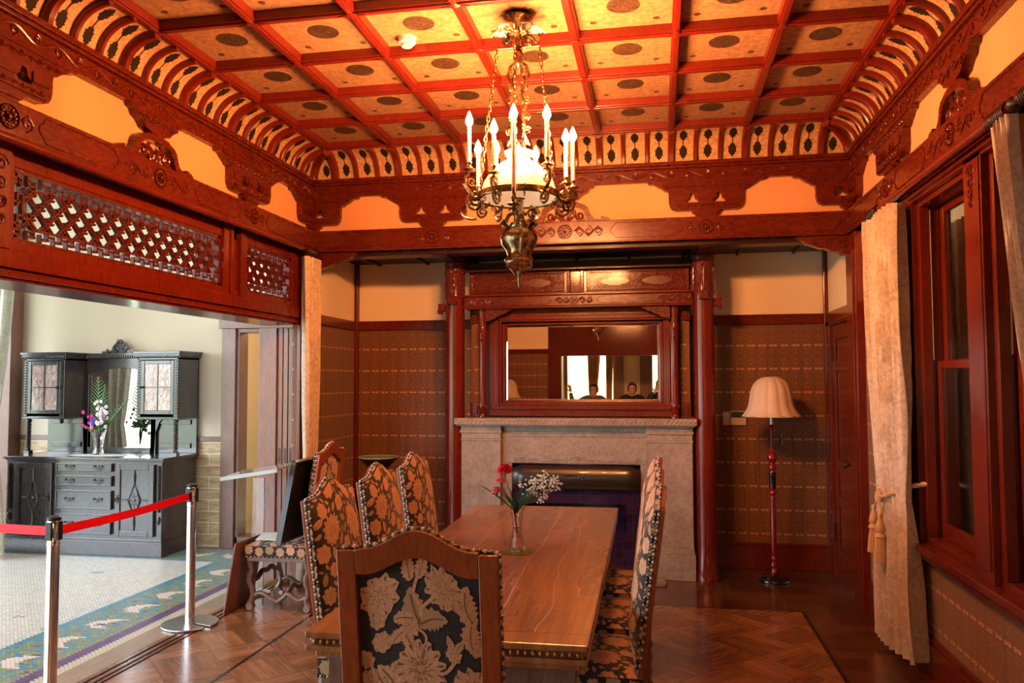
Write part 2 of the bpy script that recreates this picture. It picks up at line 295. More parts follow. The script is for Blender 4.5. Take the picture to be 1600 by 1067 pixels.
# ---------------------------------------------------------------- mesh builder
class MB:
    def __init__(s,tf=None): s.v=[]; s.f=[]; s.mi=[]; s.tf=tf; s.sm=[]
    def add(s,vs,fs,m=0,tf=None):
        o=len(s.v); t=tf or s.tf
        if isinstance(t,Matrix): vs=[tuple(t@Vector(v)) for v in vs]
        elif t: vs=[t(*v) for v in vs]
        s.v+=[tuple(v) for v in vs]; s.f+=[tuple(i+o for i in f) for f in fs]; s.mi+=[m]*len(fs); return s
    def box(s,x0,x1,y0,y1,z0,z1,m=0,tf=None):
        return s.add([(x0,y0,z0),(x1,y0,z0),(x1,y1,z0),(x0,y1,z0),(x0,y0,z1),(x1,y0,z1),(x1,y1,z1),(x0,y1,z1)],
            [(0,3,2,1),(4,5,6,7),(0,1,5,4),(1,2,6,5),(2,3,7,6),(3,0,4,7)],m,tf)
    def prism(s,poly,a,b,axis='y',m=0,tf=None):
        # poly: 2D points; axis = extrusion axis between a and b
        n=len(poly)
        def P(p,t):
            return {'y':(p[0],t,p[1]),'x':(t,p[0],p[1]),'z':(p[0],p[1],t)}[axis]
        vs=[P(p,a) for p in poly]+[P(p,b) for p in poly]
        fs=[tuple(range(n)),tuple(range(2*n-1,n-1,-1))]+[(i,(i+1)%n,n+(i+1)%n,n+i) for i in range(n)]
        return s.add(vs,fs,m,tf)
    def lathe(s,prof,c=(0,0,0),seg=20,m=0,tf=None,lobes=0,amp=0,sx=1,sy=1,cap=True):
        vs=[];n=len(prof)
        for r,z in prof:
            for k in range(seg):
                a=2*PI*k/seg; rr=r*(1+amp*cos(lobes*a)) if lobes else r
                vs.append((c[0]+rr*cos(a)*sx,c[1]+rr*sin(a)*sy,c[2]+z))
        fs=[(i*seg+k,i*seg+(k+1)%seg,(i+1)*seg+(k+1)%seg,(i+1)*seg+k) for i in range(n-1) for k in range(seg)]
        if cap:
            if prof[0][0]>1e-5: fs.append(tuple(range(seg-1,-1,-1)))
            if prof[-1][0]>1e-5: fs.append(tuple((n-1)*seg+k for k in range(seg)))
        return s.add(vs,fs,m,tf)
    def tube(s,pts,r=.01,seg=8,closed=False,m=0,tf=None,flat=1):
        P=[Vector(p) for p in pts]; n=len(P)
        if n<2: return s
        rs=r if isinstance(r,(list,tuple)) else [r]*n
        vs=[]; up=None
        for i in range(n):
            if closed: t=P[(i+1)%n]-P[i-1]
            else: t=P[min(i+1,n-1)]-P[max(i-1,0)]
            if t.length<1e-9: t=Vector((0,0,1))
            t.normalize()
            if up is None:
                up=Vector((0,0,1)) if abs(t.z)<.9 else Vector((0,1,0))
            a=up-t*up.dot(t)
            if a.length<1e-6: a=t.orthogonal()
            a.normalize(); b=t.cross(a); up=a
            for k in range(seg):
                th=2*PI*k/seg; vs.append(tuple(P[i]+(a*cos(th)+b*sin(th)*flat)*rs[i]))
        fs=[]
        for i in range(n if closed else n-1):
            j=(i+1)%n
            fs+=[(i*seg+k,i*seg+(k+1)%seg,j*seg+(k+1)%seg,j*seg+k) for k in range(seg)]
        if not closed: fs+=[tuple(range(seg-1,-1,-1)),tuple((n-1)*seg+k for k in range(seg))]
        return s.add(vs,fs,m,tf)
    def ball(s,c,r,seg=8,rings=5,m=0,tf=None):
        rx,ry,rz=(r,r,r) if not isinstance(r,(tuple,list)) else r
        vs=[(c[0],c[1],c[2]-rz)]
        for i in range(1,rings):
            a=-PI/2+PI*i/rings
            for k in range(seg):
                t=2*PI*k/seg; vs.append((c[0]+rx*cos(a)*cos(t),c[1]+ry*cos(a)*sin(t),c[2]+rz*sin(a)))
        vs.append((c[0],c[1],c[2]+rz)); L=len(vs)-1
        fs=[(0,1+(k+1)%seg,1+k) for k in range(seg)]
        for i in range(rings-2): fs+=[(1+i*seg+k,1+i*seg+(k+1)%seg,1+(i+1)*seg+(k+1)%seg,1+(i+1)*seg+k) for k in range(seg)]
        o=1+(rings-2)*seg; fs+=[(o+k,o+(k+1)%seg,L) for k in range(seg)]
        return s.add(vs,fs,m,tf)
    def grid(s,fn,nu,nv,m=0,tf=None,closeu=False):
        vs=[fn(i/(nu if closeu else nu),j/nv) for j in range(nv+1) for i in range(nu if closeu else nu+1)]
        w=nu if closeu else nu+1
        fs=[(j*w+i,j*w+(i+1)%w,(j+1)*w+(i+1)%w,(j+1)*w+i) for j in range(nv) for i in range(nu)]
        return s.add(vs,fs,m,tf)
    def slab(s,fn,nu,nv,th,m=0,tf=None):
        # two sided sheet with thickness along given offset vector th
        w=nu+1; a=[fn(i/nu,j/nv) for j in range(nv+1) for i in range(w)]; N=len(a)
        b=[(p[0]+th[0],p[1]+th[1],p[2]+th[2]) for p in a]
        fs=[]
        for j in range(nv):
            for i in range(nu):
                q=(j*w+i,j*w+i+1,(j+1)*w+i+1,(j+1)*w+i); fs.append(q); fs.append(tuple(k+N for k in reversed(q)))
        for i in range(nu): fs+=[(i+1,i,i+N,i+1+N),(nv*w+i,nv*w+i+1,nv*w+i+1+N,nv*w+i+N)]
        for j in range(nv): fs+=[(j*w,(j+1)*w,(j+1)*w+N,j*w+N),((j+1)*w+nu,j*w+nu,j*w+nu+N,(j+1)*w+nu+N)]
        return s.add(a+b,fs,m,tf)
    def build(s,name,mats,parent=None,smooth=40,bevel=0,loc=None,recalc=True,rot=None):
        me=bpy.data.meshes.new(name); me.from_pydata(s.v,[],s.f)
        if isinstance(mats,str): mats=[mats]
        for m in mats: me.materials.append(MATS[m])
        me.polygons.foreach_set('material_index',s.mi)
        if recalc:
            bm=bmesh.new(); bm.from_mesh(me); bmesh.ops.recalc_face_normals(bm,faces=bm.faces); bm.to_mesh(me); bm.free()
        if smooth:
            me.polygons.foreach_set('use_smooth',[True]*len(me.polygons)); me.set_sharp_from_angle(angle=math.radians(smooth))
        me.update()
        o=bpy.data.objects.new(name,me); C.objects.link(o)
        if parent: o.parent=parent
        if loc: o.location=loc
        if rot: o.rotation_euler=rot
        if bevel:
            b=o.modifiers.new('b','BEVEL'); b.width=bevel; b.segments=2; b.limit_method='ANGLE'; b.angle_limit=math.radians(40)
        return o
def thing(name,label,cat,loc=(0,0,0),rz=0,group=None,rot=None):
    o=bpy.data.objects.new(name,None); C.objects.link(o); o.location=loc; o.rotation_euler=rot or (0,0,rz); o.empty_display_size=.1
    return tag(o,label,cat,group)
def tag(o,label,cat,group=None):
    o['label']=label; o['category']=cat
    if group: o['group']=group
    return o
def struct(o): o['kind']='structure'; return o
def dup(o,parent=None,loc=None,rz=None,label=None):
    r=o.copy(); C.objects.link(r)
    if parent is not None: r.parent=parent
    if loc is not None: r.location=loc
    if rz is not None: r.rotation_euler=(0,0,rz)
    if label: r['label']=label
    for ch in list(o.children): dup(ch,r)
    return r
def spiral(cx,cy,r0,r1,a0,turns,n=18):
    return [(cx+(r0+(r1-r0)*i/n)*cos(a0+turns*2*PI*i/n),cy+(r0+(r1-r0)*i/n)*sin(a0+turns*2*PI*i/n)) for i in range(n+1)]
def mirror_poly(half):  # half: list with x>=0 from top to bottom -> closed symmetric polygon
    return half+[(-x,z) for x,z in reversed(half)]
# ---------------------------------------------------------------- room frame
XL,XR,YB,YR=-2.893,1.473,6.26,-.33; XC=-.710; GS=.557; GY0=6.028; NROW=11; ZG=3.55
def Wb(s,d,z): return (s,YB-d,z)
def Wl(s,d,z): return (XL+d,s,z)
def Wr(s,d,z): return (XR-d,s,z)
def Wrear(s,d,z): return (s,YR+d,z)
SKY=13.0
EXPO=0.0
# ================================================================ SETTING
YBK=7.30; ZA=2.79
o=struct(MB().box(-3.16,XR+.3,YR-2.6,YBK+.2,-.1,0).build('floor','parquet',smooth=0))
o=struct(MB().box(-9.2,-3.35,-2.6,9.0,-.1,0).build('floor','mosaic',smooth=0))
t=MB().box(-3.35,-3.16,-.3,6.95,-.1,.001)
o=struct(t.build('trim_1','sill_wood',bevel=.004,smooth=0))
mb=MB()
for x in (-3.12,-3.07,-3.03): mb.box(x-.006,x+.006,.2,6.0,0,.004)
mb.build('sliding_track','wood_dark',o,smooth=0)
# --- ceiling: gold panels, coffer beams
o=struct(MB().box(XL-.1,XR+.1,YR-.1,YB+.1,3.612,3.66).build('ceiling','ceiling_gold',smooth=0)); ceil=o
GX0=XC-3.5*GS; GX1=XC+3.5*GS; GYE=GY0-NROW*GS
for i in range(8):
    x=GX0+i*GS; w=.026
    b=MB().box(x-w,x+w,GYE-.03,GY0+.03,ZG+.012,3.612); b.box(x-w*.62,x+w*.62,GYE-.03,GY0+.03,ZG,ZG+.012)
    b.build('coffer_beam','wood_ceil',ceil,smooth=0,bevel=.003)
for j in range(NROW+1):
    y=GY0-j*GS; w=.026
    b=MB().box(GX0-.03,GX1+.03,y-w,y+w,ZG+.0135,3.611); b.box(GX0-.03,GX1+.03,y-w*.62,y+w*.62,ZG+.0015,ZG+.0135)
    b.build('coffer_beam','wood_ceil',ceil,smooth=0,bevel=.003)
kb=MB()
for i in range(8):
    for j in range(NROW+1):
        x=GX0+i*GS; y=GY0-j*GS
        kb.lathe([(0,-.007),(.010,-.007),(.016,-.004),(.024,-.005),(.030,.0)],(x,y,ZG),12,lobes=4,amp=.15,cap=False)
        for k in range(4):
            a=PI/2*k
            kb.prism([(x+.03*cos(a)+.012*sin(a),y+.03*sin(a)-.012*cos(a)),(x+.075*cos(a),y+.075*sin(a)),(x+.03*cos(a)-.012*sin(a),y+.03*sin(a)+.012*cos(a))],ZG-.003,ZG+.001,'z')
kb.build('joint_rosette','wood_ceil',ceil,smooth=50)
# --- cove
CH=ZG-3.35; CD=.232
def cove_pt(W,s,t,off=0):
    th=t*PI/2; d=.02+(CD-.02)*(1-cos(th)); z=3.35+(CH)*sin(th)
    # normal pointing to the room centre of curvature
    nd=cos(th); nz=-sin(th)
    return W(s,d+off*nd,z+off*nz)
DIAM=[(0,.5),(.16,.36),(.30,.33),(.30,.22),(.50,.16),(.40,.06),(.46,0),(.40,-.06),(.50,-.16),(.30,-.22),(.30,-.33),(.16,-.36),(0,-.5)]
DIAM=DIAM+[(-a,b) for a,b in reversed(DIAM[1:-1])]
def cove(W,s0,s1,nm,ribs,parent):
    # gold panel, ends mitred with the neighbouring sides
    def fn(u,v):
        th=v*PI/2; d=.02+(CD-.02)*(1-cos(th)); return cove_pt(W,s0+d+(s1-s0-2*d)*u,v,-.012)
    mb=MB(); mb.grid(fn,40,10,0)
    # painted diamond leaves, two in every panel
    for a,b in zip(ribs[:-1],ribs[1:]):
        c=(a+b)/2; wd=(b-a)*.36
        for zc in (.27,.70):
            vs=[cove_pt(W,c,zc,-.0105)]+[cove_pt(W,c+p*wd,zc+q*.36,-.0105) for p,q in DIAM]
            n=len(DIAM); mb.add(vs,[(0,1+k,1+(k+1)%n) for k in range(n)],1)
        vs=[cove_pt(W,c+p,q,-.0105) for p,q in ((-.004,.44),(.004,.44),(.004,.54),(-.004,.54))]; mb.add(vs,[(0,1,2,3)],1)
    for c in (ribs[0]-.085,ribs[-1]+.085):
        for zc,k in ((.27,1),(.64,.6)):
            cc=c+(.035 if c<ribs[0] else -.035)*(1-k)*2
            vs=[cove_pt(W,cc,zc,-.0105)]+[cove_pt(W,cc+p*.065*k,zc+q*.34*k,-.0105) for p,q in DIAM]; n=len(DIAM); mb.add(vs,[(0,1+q_,1+(q_+1)%n) for q_ in range(n)],1)
    g=mb.build(nm,['cove_gold','cove_motif'],parent,smooth=60,recalc=False)
    for k,s in enumerate(ribs):
        major=abs(((s-ribs[0])/ (GS))-round((s-ribs[0])/GS))<.02
        w=.026 if major else .0165; h=.03 if major else .018
        r=MB(); prof=[(-w,-.014),(-w,h*.5),(-w*.6,h),(w*.6,h),(w,h*.5),(w,-.014)]
        n=10; vs=[]
        for j in range(n+1):
            for (ds,off) in prof: vs.append(cove_pt(W,s+ds,j/n,off))
        m=len(prof); fs=[(j*m+i,j*m+(i+1)%m,(j+1)*m+(i+1)%m,(j+1)*m+i) for j in range(n) for i in range(m)]+[tuple(range(m)),tuple(n*m+i for i in range(m))]
        r.add(vs,fs); r.build('cove_rib','wood_ceil',parent,smooth=35)
def rib_list(a,b):
    n=round((b-a)/GS); return [a+GS*(i+f/3) for i in range(n) for f in range(3)]+[b]
rx=rib_list(GX0,GX1); ry=rib_list(GYE,GY0)
cove(Wb,XL,XR,'cove_panel',rx,ceil); cove(Wl,YR,YB,'cove_panel',ry,ceil); cove(Wr,YR,YB,'cove_panel',ry,ceil); 
def fnr(u,v):
    th=v*PI/2; d=.02+(CD-.02)*(1-cos(th)); return cove_pt(Wrear,XL+d+(XR-XL-2*d)*u,v,-.012)
MB().grid(fnr,20,8).build('cove_panel','cove_gold',ceil,recalc=False)
for (cx,sx) in ((XL,1),(XR,-1)):
    r=MB(); pts=[]
    for j in range(11):
        th=j/10*PI/2; d=.02+(CD-.02)*(1-cos(th)); pts.append((cx+sx*(d+.012),YB-d-.012,3.35+CH*sin(th)-.01))
    r.tube(pts,.036,8); r.build('corner_rib','wood_ceil',ceil,smooth=50)
# --- walls
o=struct(MB().box(XL-.25,XR+.25,YB,YB+.14,2.735,3.7).build('wall_back','plaster_gold',smooth=0))
w=MB()
w.box(XL-.30,XL,-.9,6.26,2.735,3.7,0); 
w.box(XL-.30,XL,-.9,.9,0,2.15,1); w.box(XL-.30,XL,-.9,.9,2.15,2.735,2)
w.box(XL-.06,XL,6.06,YBK+.2,0,2.15,1); w.box(XL-.06,XL,6.06,YBK+.2,2.15,2.85,2)
struct(w.build('wall_left',['plaster_gold','wallpaper','plaster_cream'],smooth=0))
w=MB(); ty=.18
w.box(XR,XR+ty,-.9,YB,2.735,3.7,0)
w.box(XR,XR+ty,4.98,6.33,0,2.15,1); w.box(XR,XR+ty,4.98,6.33,2.15,2.735,2)
w.box(XR,XR+ty,7.17,YBK+.2,0,2.15,1); w.box(XR,XR+ty,6.33,YBK+.2,2.15,2.85,2)
w.box(XR,XR+ty,.55,4.98,0,.70,1); w.box(XR,XR+ty,.55,4.98,2.68,2.735,1); w.box(XR,XR+ty,-.9,.55,0,2.735,1)
struct(w.build('wall_right',['plaster_gold','wallpaper','plaster_cream'],smooth=0))
w=MB(); w.box(XL-.2,XR+.2,YBK,YBK+.15,0,2.15,1); w.box(XL-.2,XR+.2,YBK,YBK+.15,2.15,2.85,2)
struct(w.build('wall_alcove',['plaster_gold','wallpaper','plaster_cream'],smooth=0))
a=struct(MB().box(XL-.1,XR+.1,YB+.14,YBK+.1,ZA,ZA+.04).build('ceiling','wood_dark',smooth=0))
for k in range(9):
    x=XL+.25+k*.48; MB().box(x-.012,x+.012,YB+.16,YBK,ZA-.02,ZA).build('batten','wood_dark',a,smooth=0)
# ---------- carved beams, frieze brackets, cornice per side
def rosette(mb,W,s,z,R,d=0,petals=12):
    R*=1.12
    for k in range(petals):
        a=2*PI*k/petals; c=(s+R*.66*cos(a),z+R*.66*sin(a)); rr=R*.155
        n=8; vs=[W(c[0],d+R*.22,c[1])]+[W(c[0]+rr*cos(2*PI*q/n),d,c[1]+rr*sin(2*PI*q/n)) for q in range(n)]
        mb.add(vs,[(0,1+q,1+(q+1)%n) for q in range(n)])
    n=16
    for (r0,h0,r1,h1) in ((0,.30,.18,.24),(.18,.24,.26,.0),(.86,.0,.93,.16),(.93,.16,1,.0),(.36,.0,.41,.16),(.41,.16,.46,.0)):
        vs=[W(s+R*r0*cos(2*PI*q/n),d+R*h0,z+R*r0*sin(2*PI*q/n)) for q in range(n)]+[W(s+R*r1*cos(2*PI*q/n),d+R*h1,z+R*r1*sin(2*PI*q/n)) for q in range(n)]
        mb.add(vs,[(q,(q+1)%n,n+(q+1)%n,n+q) for q in range(n)])
def scrolls(mb,W,s0,s1,z,h,d,step=.11,r=.0042,seg=5):
    r*=1.5
    n=max(1,int((s1-s0)/step)); st=(s1-s0)/n
    pts=[]
    N=n*10
    for i in range(N+1):
        s=s0+(s1-s0)*i/N; pts.append(W(s,d,z+h*.30*sin(PI*i/10)))
    mb.tube(pts,r,seg)
    for i in range(n):
        c=s0+st*(i+.5); sg=1 if i%2==0 else -1
        sp=spiral(c,z-sg*h*.05,h*.34,h*.08,-sg*PI/2,sg*1.25,14); mb.tube([W(a,d,b) for a,b in sp],r*.9,seg)
        for q in range(3):
            a=sg*(PI*.2+q*PI*.3); cc=(c+st*.32*cos(a)*.9,z+h*.36*sin(a)); mb.add([W(cc[0]-h*.10,d-.003,cc[1]),W(cc[0],d-.003,cc[1]-h*.07),W(cc[0]+h*.10,d-.003,cc[1]),W(cc[0],d-.003,cc[1]+h*.07),W(cc[0],d+.005,cc[1])],[(0,1,4),(1,2,4),(2,3,4),(3,0,4)])
def cartouche(mb,W,s0,s1,z0,z1,d,r=.004):
    zc=(z0+z1)/2; h=(z1-z0)/2; e=h*.75
    def end(x,sg): return [(x+sg*e*.05*0,z1),(x+sg*e*.35,zc+h*.72),(x+sg*e*.55,zc+h*.45),(x+sg*e*.80,zc+h*.40),(x+sg*e*1.0,zc+h*.12),(x+sg*e*1.03,zc),(x+sg*e*1.0,zc-h*.12),(x+sg*e*.80,zc-h*.40),(x+sg*e*.55,zc-h*.45),(x+sg*e*.35,zc-h*.72),(x,z0)]
    A=end(s1-e,1); B=list(reversed(end(s0+e,-1))); P=A+B
    mb.tube([W(a,d,b) for a,b in P],r,6,closed=True)
HB=[(-.448,3.207),(-.43,3.185),(-.39,3.183),(-.36,3.160),(-.325,3.142),(-.305,3.125),(-.283,3.122),(-.280,3.10)]
MID=[(-.280,3.10),(-.276,3.03)]
LOW=[(-.276,3.03),(-.272,3.005),(-.255,2.98),(-.225,2.967),(-.105,2.965),(-.105,2.95),(-.085,2.94),(-.072,2.916)]
def clip(poly,a,b):
    out=poly
    for lim,sg in ((a,1),(b,-1)):
        new=[]
        for i in range(len(out)):
            p,q=out[i],out[(i+1)%len(out)]; pi=(p[0]-lim)*sg>=-1e-9; qi=(q[0]-lim)*sg>=-1e-9
            if pi: new.append(p)
            if pi!=qi:
                t=(lim-p[0])/(q[0]-p[0]); new.append((lim,p[1]+t*(q[1]-p[1])))
        out=new
    return out
def bracket(W,c,parent,a=-9,b=9):
    m=MB(tf=lambda s,d,z:W(c+s,d,z))
    def pr(poly,d0,d1):
        p=clip(poly,a,b)
        if len(p)>2: m.prism(p,d0,d1,'y')
    top=HB+[(-x,z) for x,z in reversed(HB)]; pr(top,0,.050)
    for x0,x1 in ((-.279,-.150),(-.055,.055),(.150,.279)): pr([(x0,3.100),(x1,3.100),(x1+(.0 if x1>.2 else .0),3.03),(x0,3.03)],0,.050)
    # bell shaped gaps: sloping cheeks
    for cx in (-.1025,.1025):
        pr([(cx-.048,3.10),(cx-.014,3.10),(cx-.022,3.065),(cx-.048,3.045)],0,.050); pr([(cx+.048,3.10),(cx+.014,3.10),(cx+.022,3.065),(cx+.048,3.045)],0,.050)
    low=LOW+[(-x,z) for x,z in reversed(LOW)]; pr(low,0,.050)
    # raised front tiers
    for (x0,x1,z0,z1,dd) in ((-.40,.40,3.185,3.205,.058),(-.25,-.15,3.045,3.095,.06),(-.05,.05,3.045,3.095,.06),(.15,.25,3.045,3.095,.06),(-.235,.235,2.982,3.024,.062),(-.09,.09,2.935,2.962,.06)):
        q=clip([(x0,z0),(x1,z0),(x1,z1),(x0,z1)],a,b)
        if len(q)>2: m.prism(q,.049,dd,'y')
    for z,x0,x1,h in ((3.155,-.33,.33,.035),(3.003,-.22,.22,.030)):
        x0=max(x0,a+.01); x1=min(x1,b-.01)
        if x1-x0>.08: scrolls(m,lambda s,d,zz:(s,d,zz),x0,x1,z,h,.052 if z>3.1 else .063,.055,.0028,4)
    m.build('bracket','wood_beam',parent,smooth=35)
def kaerumata(W,c,parent):
    m=MB(tf=lambda s,d,z:W(c+s,d,z))
    leg=[(0,3.078),(.06,3.078),(.10,3.072),(.125,3.058),(.16,3.045),(.185,3.02),(.195,2.985),(.21,2.955),(.235,2.935),(.27,2.93),(.285,2.93),(.287,2.952),(.305,2.950),(.318,2.943),(.335,2.942),(.35,2.93),(.362,2.916),(.195,2.916),(.175,2.925),(.160,2.96),(.150,2.995),(.125,3.02),(.085,3.036),(.0,3.040)]
    for sg in (1,-1): m.prism([(x*sg,z) for x,z in leg],0,.055,'y')
    m.prism([(-.17,2.915),(.17,2.915),(.17,2.922),(-.17,2.922)],0,.05,'y')
    for sg in (1,-1):
        for (cx,cz,r0,a0,tn) in ((.045,2.985,.040,PI/2,-1.3),(.115,2.965,.036,PI*.9,1.3),(.03,2.94,.02,0,1)):
            m.tube([(sg*a,.03,b) for a,b in spiral(cx,cz,r0,.009,a0,tn,16)],.009,6)
        m.tube([(0,.03,2.92),(sg*.02,.03,2.96),(sg*.06,.03,3.02)],.008,6); m.tube([(sg*.16,.03,2.93),(sg*.12,.03,2.935),(sg*.08,.03,2.925)],.008,6)
    m.build('frog_leg_strut','wood_beam',parent,smooth=40)
    h=MB(tf=lambda s,d,z:W(c+s,d,z)); hp=[(.238,3.207),(.225,3.185),(.20,3.178),(.185,3.150),(.15,3.135),(.125,3.115),(.11,3.098),(.07,3.09),(.05,3.079)]
    h.prism(mirror_poly(hp),0,.055,'y'); scrolls(h,lambda s,d,z:(s,d,z),-.17,.17,3.155,.06,.058,.07,.004,5)
    h.build('hanging_bracket','wood_beam',parent,smooth=35)
ntr=[1]
def tr():
    ntr[0]+=1; return 'trim_%d'%ntr[0]
def side(W,s0,s1,centres,bays,thick=.07):
    b=MB(); b.add(*[[W(s,d,z) for s in (s0,s1) for d in (-.0,thick) for z in (2.735,2.915)],[(0,1,3,2),(4,6,7,5),(0,4,5,1),(2,3,7,6),(0,2,6,4),(1,5,7,3)]])
    b.add(*[[W(s,d,z) for s in (s0,s1) for d in (0,thick+.008) for z in (2.735,2.752)],[(0,1,3,2),(4,6,7,5),(0,4,5,1),(2,3,7,6),(0,2,6,4),(1,5,7,3)]])
    beam=struct(b.build(tr(),'wood_beam',smooth=0,bevel=.006))
    c=MB(); dk=thick+.002
    for s,k in centres:
        if not (s0+.1<s<s1-.1): continue
        rosette(c,W,s,2.832,.052,dk)
        R=.30 if k=='k' else .14
        for sg in (1,-1): 
            scrolls(c,W,min(s+sg*.075,s+sg*R),max(s+sg*.075,s+sg*R),2.832,.10,dk,.075,.0036,5)
    for i in range(len(bays)-1):
        a,k1=bays[i]; bb,k2=bays[i+1]; e1=.36 if k1=='k' else (.18 if k1=='b' else .12); e2=.36 if k2=='k' else (.18 if k2=='b' else .12)
        cartouche(c,W,max(a+e1,s0+.05),min(bb-e2,s1-.05),2.772,2.892,dk)
    c.build('beam_carving','wood_beam',beam,smooth=45)
    k=MB(); 
    for (z0,z1,d1) in ((3.205,3.302,.045),(3.302,3.322,.066),(3.322,3.352,.078)):
        k.add(*[[W(s,d,z) for s in (s0,s1) for d in (-.0,d1) for z in (z0,z1)],[(0,1,3,2),(4,6,7,5),(0,4,5,1),(2,3,7,6),(0,2,6,4),(1,5,7,3)]])
    corn=struct(k.build(tr(),'wood_beam',smooth=0,bevel=.004))
    v=MB(); scrolls(v,W,s0+.05,s1-.05,3.253,.075,.046,.135,.0042,5); v.build('vine_carving','wood_beam',corn,smooth=50)
    return beam,corn
BW=(XR-XL)/4
bx=[(XL,'c'),(XL+BW,'b'),(XL+2*BW,'k'),(XL+3*BW,'b'),(XR,'c')]
by=[(.80,'b'),(1.895,'k'),(2.99,'b'),(4.08,'k'),(5.17,'b'),(6.26,'c')]
for W,s0,s1,lst in ((Wb,XL,XR,bx),(Wl,YR,YB,by),(Wr,YR,YB,by)):
    beam,corn=side(W,s0,s1,lst,lst)
    for s,k in lst:
        if k=='b': bracket(W,s,beam)
        elif k=='k': kaerumata(W,s,beam)
        else:
            if s<0 or (s==YB and False): bracket(W,s,beam,a=.052)
            else: bracket(W,s,beam,b=-.052)
rb,_=side(Wrear,XL,XR,[],[])
# beam-end brackets under the alcove beam
for sg,x in ((1,XL),(-1,XR)):
    m=MB(); P=[(0,2.735),(.43,2.735),(.425,2.715),(.38,2.70),(.36,2.68),(.31,2.665),(.27,2.645),(.22,2.64),(.18,2.615),(.13,2.612),(.10,2.59),(.05,2.585),(.03,2.578),(0,2.578)]
    m.prism([(x+sg*a,b) for a,b in P],YB-.045,YB+.03,'y')
    for q in range(3): m.tube([(x+sg*(.10+q*.10)+a,YB-.046,2.665+q*.012+b) for a,b in spiral(0,0,.035-.006*q,.008,q,1.4,14)],.005,5)
    m.build('beam_end_bracket','wood_beam',rb,smooth=35)
# beam soffit behind (alcove opening) and cross beams to the columns
struct(MB().box(XL,XR,YB+.001,YB+.16,2.70,2.735).build(tr(),'wood_dark',smooth=0,bevel=.004))
# ---------- dado rails, posts, baseboards
def rail(boxes,mat='wood_red',nm=None,bevel=.004):
    m=MB()
    for b in boxes: m.box(*b)
    return struct(m.build(nm or tr(),mat,smooth=0,bevel=bevel))
rail([(XL,XR,YBK-.022,YBK,2.145,2.232),(XL,XR,YBK-.03,YBK-.02,2.215,2.235)])
rail([(XL,XL+.022,6.34,YBK-.03,2.145,2.232)]); rail([(XR-.022,XR,6.33,YBK-.03,2.15,2.235),(XR-.022,XR,5.03,6.04,2.14,2.225)])
rail([(XL,XL+.035,YBK-.055,YBK,0,ZA),(XR-.035,XR,YBK-.055,YBK,0,ZA)])
rail([(XL,XL+.03,6.02,6.34,0,2.735)])                                 # wide post at the end of the opening
rail([(XR-.055,XR+.01,6.04,6.33,0,2.735),(XR-.065,XR-.054,6.10,6.27,.25,2.60)])   # post between room and alcove
rail([(XR-.03,XR+.02,4.83,5.02,0,2.735)])                            # post beside the window
rail([(XL,XR,YBK-.03,YBK,0,.20),(XL,XR,YBK-.038,YBK,0,.03),(XL,XR,YBK-.02,YBK,.20,.225)],'wood_red','baseboard_back')
rail([(XL,XL+.03,6.34,YBK-.03,0,.215)],'wood_red','baseboard_left')
rail([(XR-.03,XR,.6,4.83,0,.21),(XR-.022,XR,.6,4.83,.21,.245),(XR-.045,XR,.6,4.83,0,.04),(XR-.03,XR,5.02,6.04,0,.20),(XR-.022,XR,5.02,6.04,.20,.235)],'wood_red','baseboard_right')
# ---------- opening in the left wall: lintel, posts, fretwork
rail([(XL-.30,XL+.0,.9,6.02,2.112,2.128),(XL-.30,XL+.018,.9,6.02,2.128,2.150),(XL-.30,XL+.008,.9,6.02,2.150,2.168),(XL-.30,XL+.03,.9,6.02,2.168,2.25),(XL-.02,XL+.012,.9,6.02,2.25,2.296)])
rail([(XL-.25,XL+.0,.9,6.06,2.64,2.735),(XL-.20,XL+.02,4.862,4.93,2.25,2.735),(XL-.20,XL+.035,4.93,4.965,2.25,2.735),(XL-.20,XL+.0,4.965,5.06,2.25,2.735),(XL-.20,XL+.035,5.06,5.095,2.25,2.735),(XL-.20,XL+.02,5.095,5.17,2.25,2.735),
  (XL-.2,XL+.035,2.93,3.06,2.25,2.735),(XL-.2,XL+.01,3.06,3.10,2.25,2.735),(XL-.2,XL+.01,5.90,6.06,2.25,2.735),(XL-.2,XL+.035,1.0,1.13,2.25,2.735),(XL-.2,XL+.0,.9,.98,0,2.735)])
